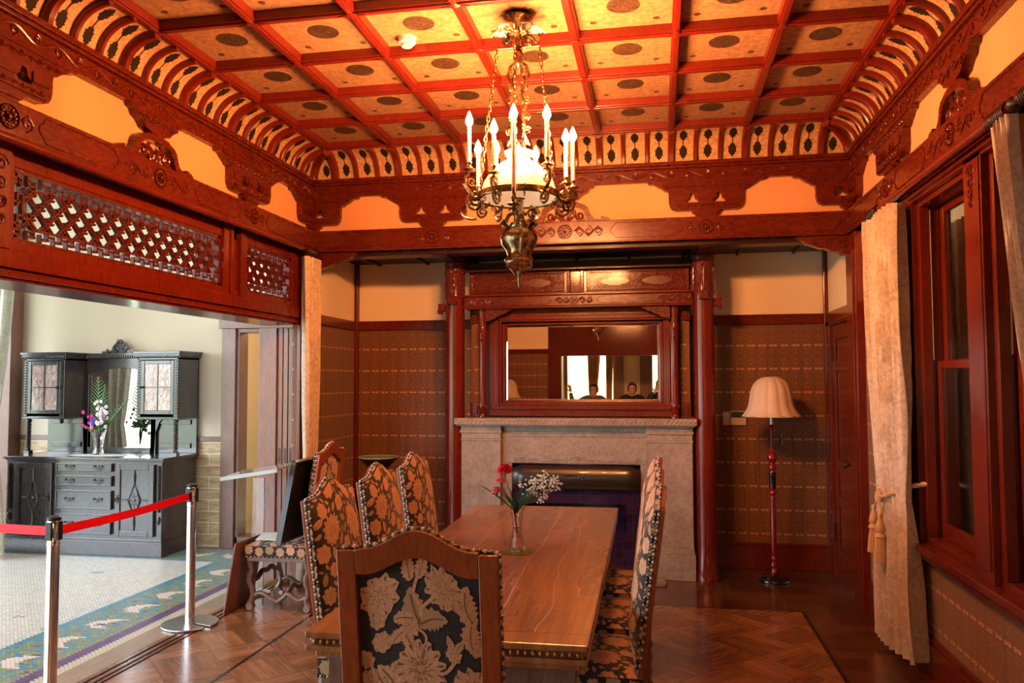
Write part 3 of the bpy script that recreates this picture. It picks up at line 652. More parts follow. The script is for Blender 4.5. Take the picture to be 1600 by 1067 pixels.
def fret(s0,s1,z0,z1,name):
    m=MB(); d0,d1=-.035,-.012
    def bar(a,b,w,dd=0):
        (x0,zz0),(x1,zz1)=a,b; L=math.hypot(x1-x0,zz1-zz0)
        if L<1e-6: return
        nx,nz=-(zz1-zz0)/L*w/2,(x1-x0)/L*w/2
        m.prism([(x0+nx,zz0+nz),(x1+nx,zz1+nz),(x1-nx,zz1-nz),(x0-nx,zz0-nz)],d0+dd,d1+dd,'y',tf=lambda s,d,z:Wl(s,d,z))
    fr=.02
    for a,b in (((s0,z0+fr/2),(s1,z0+fr/2)),((s0,z1-fr/2),(s1,z1-fr/2)),((s0+fr/2,z0),(s0+fr/2,z1)),((s1-fr/2,z0),(s1-fr/2,z1))): bar(a,b,fr,.005)
    # border key pattern
    bw=.058; u0=s0+fr; u1=s1-fr; v0=z0+fr; v1=z1-fr
    ix0,ix1,iz0,iz1=u0+bw,u1-bw,v0+bw,v1-bw
    rnd=random.Random(3)
    w=.0105
    n=int((u1-u0)/.084)
    st=(u1-u0)/n
    for i in range(n):
        a=u0+i*st
        for (zb,sg) in ((v0,1),(v1,-1)):
            k=i%4
            bar((a+st*.0,zb),(a+st*.0,zb+sg*bw*.75),w); bar((a,zb+sg*bw*.36),(a+st*.62,zb+sg*bw*.36),w)
            bar((a+st*.5,zb+sg*bw*.36),(a+st*.5,zb+sg*bw),w)
            if k in (0,1): bar((a,zb+sg*bw*.75),(a+st*.5,zb+sg*bw*.75),w)
            else: bar((a+st*.5,zb+sg*bw*.7),(a+st,zb+sg*bw*.7),w); 
    nz=3; sz=(v1-v0)/nz
    for i in range(nz+1):
        zb=v0+i*sz
        for (ub,sg) in ((u0,1),(u1,-1)):
            bar((ub,zb-.03),(ub+sg*bw*.8,zb-.03) if i else (ub,zb),w); bar((ub+sg*bw*.45,zb-.05),(ub+sg*bw*.45,zb+.01),w); bar((ub+sg*bw*.45,zb+.01),(ub+sg*bw,zb+.01),w)
    # inner boundary, stepped corners
    c=min(.09,(ix1-ix0)*.2); zs=(iz1-iz0)
    oct_=[(ix0+c,iz0),(ix1-c,iz0),(ix1-c*.5,iz0+zs*.22),(ix1,iz0+zs*.22),(ix1,iz1-zs*.22),(ix1-c*.5,iz1-zs*.22),(ix1-c,iz1),(ix0+c,iz1),(ix0+c*.5,iz1-zs*.22),(ix0,iz1-zs*.22),(ix0,iz0+zs*.22),(ix0+c*.5,iz0+zs*.22)]
    for i in range(len(oct_)): bar(oct_[i],oct_[(i+1)%len(oct_)],w)
    # double diagonal lattice
    H=iz1-iz0; stp=.116
    k=-int(H/stp)-1
    while ix0+k*stp<ix1:
        for sg in (1,-1):
            for off in (-.009,.009):
                a0=ix0+k*stp+off; a,b=(a0,iz0 if sg>0 else iz1),(a0+H,iz1 if sg>0 else iz0)
                t0=max(0,(ix0-a[0])/H); t1=min(1,(ix1-a[0])/H)
                if t1-t0>.05:
                    P=lambda t:(a[0]+(b[0]-a[0])*t,a[1]+(b[1]-a[1])*t); bar(P(t0),P(t1),.0060,.001*sg)
        k+=1
    # pinwheel notch pieces inside every diamond
    k=0
    ncol=int((ix1-ix0)/(stp/2))
    for i in range(ncol+1):
        for j in range(int(H/(stp/2))+1):
            if (i+j)%2: continue
            x=ix0+i*stp/2; z=iz0+j*stp/2
            if not(ix0+.02<x<ix1-.02 and iz0+.01<z<iz1-.01): continue
            for q in range(4):
                a=q*PI/2+PI/4; bar((x+.006*cos(a),z+.006*sin(a)),(x+.022*cos(a),z+.022*sin(a)),.008); e=(x+.021*cos(a),z+.021*sin(a)); bb=a+PI/2; bar(e,(e[0]+.011*cos(bb),e[1]+.011*sin(bb)),.0075)
    return m
fw=thing('fretwork_transom','long carved fretwork panel with diagonal lattice above the wide opening, beside the shorter one','transom',(0,0,0))
fret(3.10,4.862,2.296,2.64,'f').build('lattice_panel','wood_beam',fw,smooth=0)
fw2=thing('fretwork_transom','short carved fretwork panel above the opening next to the left curtain','transom',(0,0,0))
fret(5.17,5.90,2.296,2.64,'f').build('lattice_panel','wood_beam',fw2,smooth=0)
fw3=thing('fretwork_transom','carved fretwork panel of the opening cut off at the left edge of the photo','transom',(0,0,0))
fret(1.13,2.93,2.296,2.64,'f').build('lattice_panel','wood_beam',fw3,smooth=0)
# carved capital on the post at the left edge
m=MB(); 
for q in range(4): m.tube([Wl(3.0+a,.037,2.63-q*.085+b) for a,b in spiral(0,0,.04-.004*q,.008,q*2,1.5,14)],.006,5)
m.build('post_carving','wood_beam',rb,smooth=50)
# ---------- windows on the right wall
def window(n,y0,y1):
    z0,z1=.745,2.66; xs=XR+.10
    f=MB(); f.box(XR-.0,XR+.17,y0,y0+.03,z0,z1); f.box(XR,XR+.17,y1-.03,y1,z0,z1); f.box(XR,XR+.17,y0+.03,y1-.03,z1-.03,z1); f.box(XR,XR+.17,y0+.03,y1-.03,z0,z0+.03)
    f.box(XR+.0,XR+.05,y0+.03,y0+.045,z0+.03,z1-.03); f.box(XR,XR+.05,y1-.045,y1-.03,z0+.03,z1-.03)
    w=struct(f.build('window_%d'%n,'wood_red',smooth=0,bevel=.003))
    for (a,b,nm,dx) in ((z0+.03,1.755,'lower_sash',0),(1.715,z1-.03,'upper_sash',.036)):
        s=MB(); y2,y3=y0+.045,y1-.045; t=.05; x0=xs-.03+dx; x1=xs+.0+dx
        s.box(x0,x1,y2,y2+t,a,b); s.box(x0,x1,y3-t,y3,a,b); s.box(x0,x1,y2+t,y3-t,a,a+(.085 if dx==0 else .045)); s.box(x0,x1,y2+t,y3-t,b-.045,b)
        so=s.build(nm,'wood_red',w,smooth=0,bevel=.004)
        MB().box(x0+.012,x0+.016,y2+t,y3-t,a+.04,b-.045).build('pane','window_glass',so,smooth=0)
    MB().tube([(XR+.055,y1-.04,1.76),(XR+.055,y1-.04,z1-.05)],.004,6).build('sash_cord','cord_gold',w)
    return w
mull=[(4.83,4.03),(3.83,3.03),(2.83,2.03),(1.83,1.03)]
for i,(a,b) in enumerate(mull): window(i+1,b,a)
bx_=[(XR-.035,XR+.18,b-.20,b,.70,2.70) for a,b in mull]+[(XR-.042,XR-.034,b-.185,b-.015,.80,2.66) for a,b in mull]
rail(bx_); rail([(XR-.075,XR+.18,.83,4.93,.705,.745),(XR-.05,XR+.0,.83,4.90,.665,.705)])
rail([(XR-.035,XR+.18,.83,4.83,2.66,2.735),(XR-.06,XR,.83,4.83,2.675,2.70)])
m=MB()
for a,b in mull[:2]:
    for q in range(4): m.tube([Wr(b-.10+u,.044,2.61-q*.05+v) for u,v in spiral(0,0,.035-.004*q,.006,q*2,1.5,12)],.005,5)
m.build('mullion_carving','wood_beam',rb,smooth=50)
# veranda seen through the panes
struct(MB().box(3.1,3.2,.0,6.2,0,3.0).build('wall_veranda','plaster_annex',smooth=0)); struct(MB().box(XR+.2,3.2,.0,6.2,2.95,3.05).build('ceiling','plaster_annex',smooth=0))
struct(MB().box(XR+.2,3.2,.0,6.2,-.05,.0).build('floor','hall_wood',smooth=0)); struct(MB().box(XR+.2,3.2,6.1,6.2,0,3.0).build('wall_veranda','plaster_annex',smooth=0))
struct(MB().box(XR+.18,3.2,-.1,.0,0,3.0).build('wall_veranda','plaster_annex',smooth=0))  # unseen end wall, added to shut sky light out of the veranda
rail([(2.95,3.1,4.4,4.6,0,2.95),(2.95,3.1,5.9,6.1,0,2.95),(3.04,3.1,.2,5.9,2.2,2.5)],'wood_dark')
# ---------- door in the right wall of the alcove
d=MB(); y0,y1,z1=6.40,7.10,2.11
X0=XR+.0; 
d.box(X0+.004,X0+.044,y0,y1,0.01,z1)
door=struct(d.build('door_1','wood_red',smooth=0))
m=MB()
for a,b,c_,e in ((y0,y0+.11,0.01,z1),(y1-.11,y1,0.01,z1),(y0+.11,y1-.11,.01,.25),(y0+.11,y1-.11,.62,.70),(y0+.11,y1-.11,.90,1.0),(y0+.11,y1-.11,1.72,1.80),(y0+.11,y1-.11,z1-.12,z1)): m.box(X0-.012,X0+.004,a,b,c_,e)
m.build('door_frame','wood_red',door,smooth=0,bevel=.005)
m=MB(); m.box(X0-.018,X0-.012,y0+.03,y0+.07,.88,1.06); m.lathe([(0,0),(.012,0),(.010,.03),(.024,.04),(.026,.055),(.012,.065),(0,.066)],(0,0,0),12,tf=Matrix.Translation((X0-.018,y0+.05,1.0))@Matrix.Rotation(-PI/2,4,'Y')); m.build('door_knob','brass',door)
for z in (.38,1.88): MB().box(X0-.024,X0-.010,y1-.02,y1+.03,z-.07,z+.07).build('hinge','black',door,smooth=0,bevel=.002)
rail([(XR-.03,XR+.04,7.11,7.245,0,2.15),(XR-.03,XR+.04,6.33,6.395,0,2.15),(XR-.03,XR+.04,6.33,7.245,2.112,2.15)],'wood_red')
# ---------- rear wall behind the camera with the bay
w=MB(); w.box(XL-.3,XR+.2,YR-.2,YR,2.735,3.7,0); w.box(XL-.3,-1.94,YR-.2,YR,0,2.15,1); w.box(XL-.3,-1.94,YR-.2,YR,2.15,2.735,2)
struct(w.build('wall_rear',['plaster_gold','wallpaper','plaster_cream'],smooth=0))
rail([(-1.94,-1.70,YR-.25,YR+.03,0,2.735),(-1.70,XR,YR-.2,YR+.02,2.14,2.735),(-1.70,XR,YR-.22,YR+.04,2.10,2.16),(XL,-1.94,YR,YR+.02,2.14,2.23)],'wood_carved')
yw=-2.9
w=MB(); w.box(-2.6,-1.95,yw-.1,yw,0,3.0); w.box(-.85,-.10,yw-.1,yw,0,3.0); w.box(-1.95,-.85,yw-.1,yw,0,1.15); w.box(-1.95,-.85,yw-.1,yw,2.75,3.0); w.box(-.10,.40,yw-.1,yw,0,1.15); w.box(-.10,.40,yw-.1,yw,2.75,3.0); w.box(.40,XR+.3,yw-.1,yw,0,3)
w.box(-2.6,-2.5,yw,YR-.25,0,3.0); w.box(XR+.2,XR+.3,yw,YR-.0,0,3.0)
struct(w.build('wall_bay','plaster_annex',smooth=0)); struct(MB().box(-2.6,XR+.3,yw-.1,YR-.2,2.98,3.08).build('ceiling','plaster_annex',smooth=0))
rail([(-1.95,-1.88,yw-.08,yw+.03,1.15,2.75),(-.92,-.70,yw-.08,yw+.03,0,2.95),(-.36,-.10,yw-.08,yw+.03,0,2.95),(-1.42,-1.38,yw-.08,yw+.0,1.15,2.75),(-1.95,.40,yw-.06,yw+.05,1.10,1.16)],'hall_wood')
for k,(a,b) in enumerate(((-1.88,-.92),(-.10,.40))): struct(MB().box(a,b,yw-.05,yw-.045,1.16,2.75).build('window_%d'%(8+k),'daylight_tint',smooth=0))  # bay panes carry the added warming tint
# ================================================================ HALL beyond the opening
YH=7.38
w=MB()
for (x0,x1) in ((-9.2,-4.20),(-3.50,-2.96)):
    w.box(x0,x1,YH,YH+.15,1.05,4.3,0); w.box(x0,x1,YH,YH+.15,0,1.05,1)
w.box(-4.20,-3.50,YH,YH+.15,2.20,4.3,0)
struct(w.build('wall_hall_back',['plaster_hall','travertine'],smooth=0))
rail([(-6.70,-4.34,YH-.02,YH,1.045,1.095)],'hall_wood')
rail([(-4.34,-4.19,YH-.05,YH+.0,0,2.19),(-3.52,-3.37,YH-.05,YH,0,2.19),(-4.37,-3.34,YH-.06,YH,2.19,2.30),(-4.20,-4.16,YH-.02,YH+.15,0,2.16),(-3.53,-3.50,YH-.02,YH+.15,0,2.16),(-4.2,-3.5,YH-.02,YH+.15,2.15,2.19)],'hall_wood')
rail([(-6.88,-6.70,YH-.16,YH,0,4.2)],'hall_wood')
rail([(-4.19,-3.5,YH-.02,YH+.2,0,.10)],'oak_pale')
w=MB(); w.box(-5.5,-2.9,9.0,9.1,0,3); w.box(-4.9,-4.8,YH+.15,9.0,0,3); w.box(-3.0,-2.95,YH+.15,9.0,0,3); struct(w.build('wall_corridor','plaster_annex',smooth=0)); struct(MB().box(-5.5,-2.9,YH+.15,9.1,2.6,2.7).build('ceiling','plaster_annex',smooth=0))
rail([(-4.8,-3.0,8.96,9.0,.85,.9),(-4.8,-3.0,8.97,9.0,1.95,2.0)],'hall_wood')
struct(MB().box(-9.2,XL-.30,-2.6,9.1,4.2,4.3).build('ceiling','plaster_hall',smooth=0))
# hall left and rear walls with the big daylight windows
w=MB(); w.box(-9.3,-9.2,-2.7,9.1,0,.3); w.box(-9.3,-9.2,-2.7,9.1,4.0,4.3); w.box(-9.3,-9.2,-2.7,-2.0,.3,4.0); w.box(-9.3,-9.2,6.0,9.1,.3,4.0)
struct(w.build('wall_hall_left','plaster_hall',smooth=0))
w=MB(); w.box(-9.3,-8.0,-2.7,-2.6,0,4.3); w.box(-4.2,XL-.3,-2.7,-2.6,0,4.3); w.box(-8.0,-4.2,-2.7,-2.6,3.4,4.3); w.box(-8.0,-4.2,-2.7,-2.6,0,.35); w.box(XL-.35,XL-.3,-2.7,-.9,0,4.3)
w.box(XL-.33,XL-.30,-.9,6.1,3.7,4.3)
struct(w.build('wall_hall_rear','plaster_hall',smooth=0))
rail([(-8.0,-7.9,-2.72,-2.55,.35,3.4),(-6.15,-6.05,-2.72,-2.55,.35,3.4),(-4.3,-4.2,-2.72,-2.55,.35,3.4),(-8.0,-4.2,-2.72,-2.55,2.3,2.38)],'hall_wood')
# folded door leaves at the end of the opening
cs=thing('folding_door_leaf','broad wooden door leaf with rippled grain folded at the end of the opening','door',(-3.19,6.10,0))
MB().box(-.085,.075,0,.04,.03,2.10).build('leaf','hall_wood',cs,smooth=0,bevel=.003)
for k in range(3):
    cs=thing('folding_door_leaf',['narrow edge of the folded door leaf nearest the broad rippled leaf','narrow folded door edge in the middle of the stack by the curtain','narrow folded door edge closest to the left curtain'][k],'door',(-3.09+k*.048,6.12,0),group='folded door edges')
    MB().box(-.020,.020,0,.62,.03,2.10).build('leaf','hall_wood',cs,smooth=0,bevel=.003)
    MB().box(-.008,.008,-.004,.0,.98,1.10).build('flush_pull','dark_metal',cs,smooth=0)
# ================================================================ FABRIC ART
def fl_outline(r,n,ser,seed,k=40):
    rr=random.Random(seed); ph=rr.random()*6
    out=[]
    for i in range(k):
        a=2*PI*i/k; q=.80+.20*abs(cos(n*a/2+ph)); q*=1+ser*(((i*7)%3)-1)
        out.append((r*q*cos(a),r*q*sin(a)))
    return out
class Art:
    def __init__(s,mb,S,b,lift=.0015): s.mb=mb; s.S=S; s.b=b; s.lift=lift
    def c(s,p): return (min(max(p[0],s.b[0]),s.b[1]),min(max(p[1],s.b[2]),s.b[3]))
    def put(s,pts,fs,m,k=1): s.mb.add([s.S(*s.c(p),s.lift*k) for p in pts],fs,m)
    def flower(s,u,v,r,n=9,ser=.05,m=1,seed=1,detail=True,asp=1):
        o=fl_outline(r,n,ser,seed); K=len(o); pts=[(u,v)]
        for q in (.33,.66,1): pts+=[(u+x*q*asp,v+y*q) for x,y in o]
        fs=[(0,1+i,1+(i+1)%K) for i in range(K)]
        for ring in (0,1): fs+=[(1+ring*K+i,1+ring*K+(i+1)%K,1+(ring+1)*K+(i+1)%K,1+(ring+1)*K+i) for i in range(K)]
        s.put(pts,fs,m)
        if detail:
            rr=random.Random(seed+5)
            for i in range(n*2):
                a=2*PI*i/(n*2)+rr.random()*.25; r0=r*(.34 if i%2 else .14); r1=r*(.60 if i%2 else .40); w=r*.020
                s.put([(u+asp*(r0*cos(a)-w*sin(a)),v+r0*sin(a)+w*cos(a)),(u+asp*(r0*cos(a)+w*sin(a)),v+r0*sin(a)-w*cos(a)),(u+asp*r1*cos(a+.12),v+r1*sin(a+.12))],[(0,1,2)],3,2)
            for i in range(n):
                a=2*PI*(i+.5)/n; s.put([(u+asp*r*.88*cos(a-.05),v+r*.88*sin(a-.05)),(u+asp*r*.88*cos(a+.05),v+r*.88*sin(a+.05)),(u+asp*r*.6*cos(a),v+r*.6*sin(a))],[(0,1,2)],3,2)
    def leaf(s,u,v,L,w,ang,bend=.0,m=1,ser=.18,n=12):
        sp=[];th=ang
        x,y=u,v
        for i in range(n+1):
            sp.append((x,y,th)); th+=bend/n; x+=L/n*cos(th); y+=L/n*sin(th)
        pts=[]
        for i,(x,y,t) in enumerate(sp):
            q=i/n; ww=w*sin(PI*min(1,q*.93+.07))**.8*(1+ser*(1 if i%2 else -1))*(1-q*.15)
            if i==n: ww=0.0003
            pts+=[(x-ww*sin(t),y+ww*cos(t)),(x,y),(x+ww*sin(t),y-ww*cos(t))]
        fs=[]
        for i in range(n): a=i*3; fs+=[(a,a+1,a+4,a+3),(a+1,a+2,a+5,a+4)]
        s.put(pts,fs,m)
        pts=[];k=w*.05
        for i,(x,y,t) in enumerate(sp[1:n-1]): pts+=[(x-k*sin(t),y+k*cos(t)),(x+k*sin(t),y-k*cos(t))]
        s.put(pts,[(2*i,2*i+1,2*i+3,2*i+2) for i in range(len(pts)//2-1)],3,2)
    def stem(s,P,w=.004,m=1):
        # smooth through points
        pts=[]
        for i in range(len(P)-1):
            p0=P[max(i-1,0)];p1=P[i];p2=P[i+1];p3=P[min(i+2,len(P)-1)]
            for k in range(5):
                t=k/5
                pts.append(tuple(.5*(2*p1[j]+(p2[j]-p0[j])*t+(2*p0[j]-5*p1[j]+4*p2[j]-p3[j])*t*t+(3*p1[j]-p0[j]-3*p2[j]+p3[j])*t**3) for j in (0,1)))
        pts.append(P[-1]); out=[]
        for i,(x,y) in enumerate(pts):
            a=pts[min(i+1,len(pts)-1)];b=pts[max(i-1,0)]; L=math.hypot(a[0]-b[0],a[1]-b[1]) or 1; nx,ny=-(a[1]-b[1])/L*w,(a[0]-b[0])/L*w
            out+=[(x+nx,y+ny),(x-nx,y-ny)]
        s.put(out,[(2*i,2*i+1,2*i+3,2*i+2) for i in range(len(pts)-1)],m)
def art_panel(A,u0,u1,v0,v1,seed=1):
    # layout drawn on the rear panel of the chair: unit square coordinates (x right, y up)
    W=u1-u0;H=v1-v0
    U=lambda x:u0+x*W; V=lambda y:v0+y*H
    k=W/.36*.99
    F=lambda x,y,r,n,ser=.05,m=1,sd=1,asp=1:A.flower(U(x),V(y),r*k,n,ser,m,sd,True,asp)
    L=lambda x,y,l,w,a,b=0,m=1:A.leaf(U(x),V(y),l*k,w*k,a,b,m)
    A.stem([(U(.50),V(.60)),(U(.52),V(.72)),(U(.46),V(.80)),(U(.50),V(.90))],.005*k); A.stem([(U(.52),V(.72)),(U(.62),V(.79)),(U(.68),V(.86))],.005*k)
    A.stem([(U(.50),V(.60)),(U(.56),V(.55)),(U(.50),V(.40))],.004*k); A.stem([(U(.30),V(.20)),(U(.42),V(.16)),(U(.5),V(.10)),(U(.62),V(.15)),(U(.66),V(.08))],.005*k)
    A.stem([(U(.62),V(.36)),(U(.72),V(.38)),(U(.80),V(.46))],.005*k); A.stem([(U(.2),V(.10)),(U(.3),V(.22)),(U(.45),V(.20))],.005*k)
    F(.16,.84,.068,8,.05,1,3); F(.72,.87,.062,10,.08,1,4); L(.44,.88,.075,.022,1.9,-.3); L(.50,.89,.07,.02,1.1,.3)
    L(.52,.62,.115,.036,2.15,-.55,2); L(.50,.62,.10,.032,.75,-.7,2)
    F(.50,.38,.082,14,.09,1,6); F(.17,.56,.034,7,.03,1,7); F(.14,.70,.030,7,.03,1,9); F(.42,.615,.034,8,.08,1,12); L(.28,.68,.07,.022,.1,-.5); L(.36,.60,.05,.022,3.6,.4); L(.38,.58,.045,.02,5.0,.5)
    L(.98,.70,.13,.034,2.4,-1.2); L(.95,.72,.10,.03,4.4,.7); L(.84,.78,.07,.012,1.0,-.3); L(.80,.78,.07,.011,1.6,-.3)
    F(.79,.50,.026,6,.06,1,15); L(.78,.52,.045,.012,1.8,.2); L(.81,.52,.045,.012,1.1,-.2)
    F(.93,.30,.066,9,.10,1,16); F(.86,.20,.05,7,.06,1,17); F(.14,.12,.07,8,.06,1,18); F(.08,.30,.05,7,.05,1,19)
    L(.30,.24,.11,.030,1.95,.5); L(.20,.28,.06,.026,2.5,-.6,2); L(.24,.36,.05,.02,.6,.6); L(.70,.15,.08,.024,1.2,-.8); L(.60,.14,.06,.03,5.2,-.8); F(.50,.04,.04,7,.04,1,20); L(.78,.06,.10,.024,.2,.6); F(.36,.06,.03,7,.05,1,21); F(.02,.45,.03,7,.05,1,22); F(.985,.55,.024,6,.05,1,23)
def art_front(A,u0,u1,v0,v1,seed=4):
    # large and small blossoms with leaves, kept apart by the black ground
    rr=random.Random(seed); v0,v1=min(v0,v1),max(v0,v1); pl=[]
    def ok(u,v,r,g=.005): return all(math.hypot(u-a,v-b)>r+c+g for a,b,c in pl)
    def room(n,r0,r1,fn,g=.005,edge=0):
        k=0
        for _ in range(n*60):
            if k>=n: return
            u,v,r=rr.uniform(u0-edge,u1+edge),rr.uniform(v0-edge,v1+edge),rr.uniform(r0,r1)
            if ok(u,v,r,g): pl.append((u,v,r)); fn(u,v,r); k+=1
    cnt=[0]
    def big(u,v,r): cnt[0]+=1; A.flower(u,v,r,rr.choice((9,11,13)),.07,1,cnt[0])
    def mid(u,v,r): cnt[0]+=1; A.flower(u,v,r,rr.choice((6,7,8)),.03,1,cnt[0])
    def leaf(u,v,r):
        a=rr.uniform(0,2*PI); L=r*2.0; A.leaf(u-cos(a)*r,v-sin(a)*r,L,r*.50,a,rr.uniform(-.6,.6),2 if rr.random()<.35 else 1)
    pl.append((u0+.32*(u1-u0),v0+.74*(v1-v0),.085)); big(*pl[-1])
    room(6,.064,.082,big,.001); room(18,.034,.046,mid,.0,.01); room(30,.026,.038,leaf,-.004,.01); room(90,.012,.024,leaf,-.002,.01)
# ================================================================ CHAIR
def topz(u): return 1.137+.062*(.5+.5*cos(PI*min(1,abs(u)/.175)))-.006*max(0,(abs(u)-.175)/.08)
HW=.255
def yb(z): return -.205-.135*(z-.48)          # rear plane of the upholstered back
def make_chair(label):
    t=thing('dining_chair',label,'chair',(0,0,0))
    # ---- upholstered back (front, top, sides)
    zb=.50; th=.026
    def Sf(u,v,off=0):                          # u -.255..255, v 0..1 front surface
        z=zb+(topz(u)-zb)*v; e=max(0,1-(abs(u)/HW)**2.6)**.7*max(0,1-(abs(v-.5)*2)**5)
        return (u,yb(z)+th+.052*e+off,z)
    m=MB(); m.grid(lambda a,b:Sf(-HW+2*HW*a,b),22,22,0)
    def edge(i,n):                              # outline left bottom -> top -> right bottom
        q=i/n*3
        if q<1: return (-HW,zb+(topz(HW)-zb)*q)
        if q<2: u=-HW+2*HW*(q-1); return (u,topz(u))
        return (HW,zb+(topz(HW)-zb)*(3-q))
    N=60; vs=[]
    for i in range(N+1):
        u,z=edge(i,N); vs+=[(u,yb(z)+.012,z),(u,yb(z)+th,z)]
    m.add(vs,[(2*i,2*i+1,2*i+3,2*i+2) for i in range(N)],0)
    A=Art(m,lambda u,v,o:Sf(u,v/.65,o),(-HW+.002,HW-.002,.004,.645)); art_front(A,-.235,.235,.01,.64)
    # fabric wrapping over the top and down the sides
    def St(u,v,o):
        q=min(max(u,0),3); uu,z=edge(q,3); nx,nz=(0,1) if 1<=q<=2 else ((-1,0) if q<1 else (1,0)); return (uu+nx*o,yb(z)+th-v,z+nz*o)
    B=Art(m,St,(0,3,.0,.012))
    for k in range(7): q=1.06+k*.135; B.put([(q,0),(q+.07,0),(q+.085,.02),(q+.05,.046),(q+.01,.046),(q-.01,.02)],[(0,1,2,3,4,5)],1 if k%3 else 2)
    for sd in (0,2):
        for k in range(7): q=sd+.07+k*.13; B.put([(q,.0),(q+.05,.0),(q+.08,.012),(q+.07,.034),(q+.03,.046),(q-.01,.024)],[(0,1,2,3,4,5)],1 if k%2 else 2)
    m.build('backrest',['fabric_black','fabric_tan','fabric_grey','fabric_line'],t,smooth=50,recalc=False)
    # ---- wooden rear frame
    f=MB()
    def Y(z,o): return yb(z)+o
    def strip(outer,inner,o0=-.016,o1=.014):
        n=len(outer); vs=[]
        for (a,b),(c,d) in zip(outer,inner): vs+=[(a,Y(b,o0),b),(c,Y(d,o0),d),(c,Y(d,o1),d),(a,Y(b,o1),b)]
        fs=[]
        for i in range(n-1): fs+=[(4*i+k,4*i+(k+1)%4,4*i+4+(k+1)%4,4*i+4+k) for k in range(4)]
        fs+=[(3,2,1,0),(4*n-4,4*n-3,4*n-2,4*n-1)]; f.add(vs,fs)
    iw=.195
    for sg in (1,-1):
        strip([(sg*HW,.42),(sg*HW,.80),(sg*HW,topz(HW)-.002)],[(sg*iw,.42),(sg*iw,.80),(sg*iw,topz(HW)-.002)])
    def inner(u): return 1.055+.058*(.5+.5*cos(PI*min(1,abs(u)/.17)))
    us=[-iw+2*iw*i/20 for i in range(21)]
    strip([(u,topz(u)-.002) for u in us],[(u,inner(u)) for u in us],-.0155)
    strip([(-iw,.56),(0,.56),(iw,.56)],[(-iw,.49),(0,.49),(iw,.49)])
    f.build('back_frame','oak_chair',t,smooth=35,bevel=.003)
    p=MB()
    def Sr(u,v,off=0):
        z=.555+(inner(u)+.004-.555)*v; e=max(0,1-(abs(u)/.19)**4)*max(0,1-(abs(v-.5)*2)**6); return (u,yb(z)+.006-.010*e-off,z)
    p.grid(lambda a,b:Sr(-iw+2*iw*a,b),18,18,0)
    A=Art(p,lambda u,v,o:Sr(u,v/.5,o),(-iw+.001,iw-.001,.002,.498)); art_panel(A,-.185,.185,.0,.495)
    p.build('back_panel',['fabric_black','fabric_tan','fabric_grey','fabric_line'],t,smooth=50,recalc=False)
    # ---- nail trim round the back
    b=MB(); L=[]
    for i in range(601):
        u,z=edge(i,600); L.append((u*(1.006),z+.003 if 1/3<=i/600<=2/3 else z))
    acc=0; last=L[0]; k=0
    for q in L[1:]:
        acc+=math.hypot(q[0]-last[0],q[1]-last[1]); last=q
        if acc>.0155:
            acc=0; k+=1; b.ball((q[0],yb(q[1])+.008,q[1]),(.0068,.0068,.0068),6,4,k%2)
    for sg in (1,-1):
        for i in range(42):
            z=.50+i*.0150; b.ball((sg*(HW+.001),yb(z)+th-.002,z),.0050,6,4,i%2)
    b.build('nail_trim',['nail_rope','ivory'],t)
    # ---- seat
    s=MB(); x0,x1,y0,y1,z0,z1=-.265,.265,-.215,.255,.385,.465
    def Ss(a,b,o=0):
        u=(a-x0)/(x1-x0);v=(b-y0)/(y1-y0); e=max(0,1-(abs(u-.5)*2)**4)*max(0,1-(abs(v-.5)*2)**4); return (a,b,z1+.035*e+o)
    s.grid(lambda a,b:Ss(x0+(x1-x0)*a,y0+(y1-y0)*b),14,14,0)
    for q in (((x0,y0),(x1,y0)),((x1,y0),(x1,y1)),((x1,y1),(x0,y1)),((x0,y1),(x0,y0))):
        (ax,ay),(cx,cy)=q; s.add([(ax,ay,z0),(cx,cy,z0),(cx,cy,z1),(ax,ay,z1)],[(0,1,2,3)],0)
    s.add([(x0,y0,z0),(x1,y0,z0),(x1,y1,z0),(x0,y1,z0)],[(3,2,1,0)],0)
    A=Art(s,lambda u,v,o:Ss(u,v,o),(x0,x1,y0,y1)); 
    art_front(A,x0,x1,y1,y0)
    for sg,xx in ((1,x1),(-1,x0)):
        A=Art(s,lambda u,v,o,xx=xx,sg=sg:(xx+sg*o,u,v),(y0,y1,z0+.008,z1))
        for k in range(6): A.flower(y0+.04+k*.08,z0+.042+.012*(k%2),.034,7,.1,1 if k%3 else 2,k)
    A=Art(s,lambda u,v,o:(u,y1+o,v),(x0,x1,z0+.008,z1))
    for k in range(7): A.flower(x0+.04+k*.08,z0+.045+.012*(k%2),.034,7,.1,1 if k%3 else 2,k+9)
    s.build('seat',['fabric_black','fabric_tan','fabric_grey','fabric_line'],t,smooth=30,recalc=False)
    b=MB()
    n=30
    for i in range(n):
        for sg in (x0,x1): b.ball((sg*1.008,y0+(y1-y0)*i/n,z0+.006),.0060,6,4,i%2)
        b.ball((x0+(x1-x0)*i/n,y1+.002,z0+.006),.0060,6,4,i%2)
    b.build('seat_nail_trim',['nail_rope','ivory'],t)
    r=MB(); r.box(x0+.012,x1-.012,y0+.01,y1-.012,z0-.03,z0); r.build('seat_frame','oak_pale',t,smooth=0,bevel=.003)
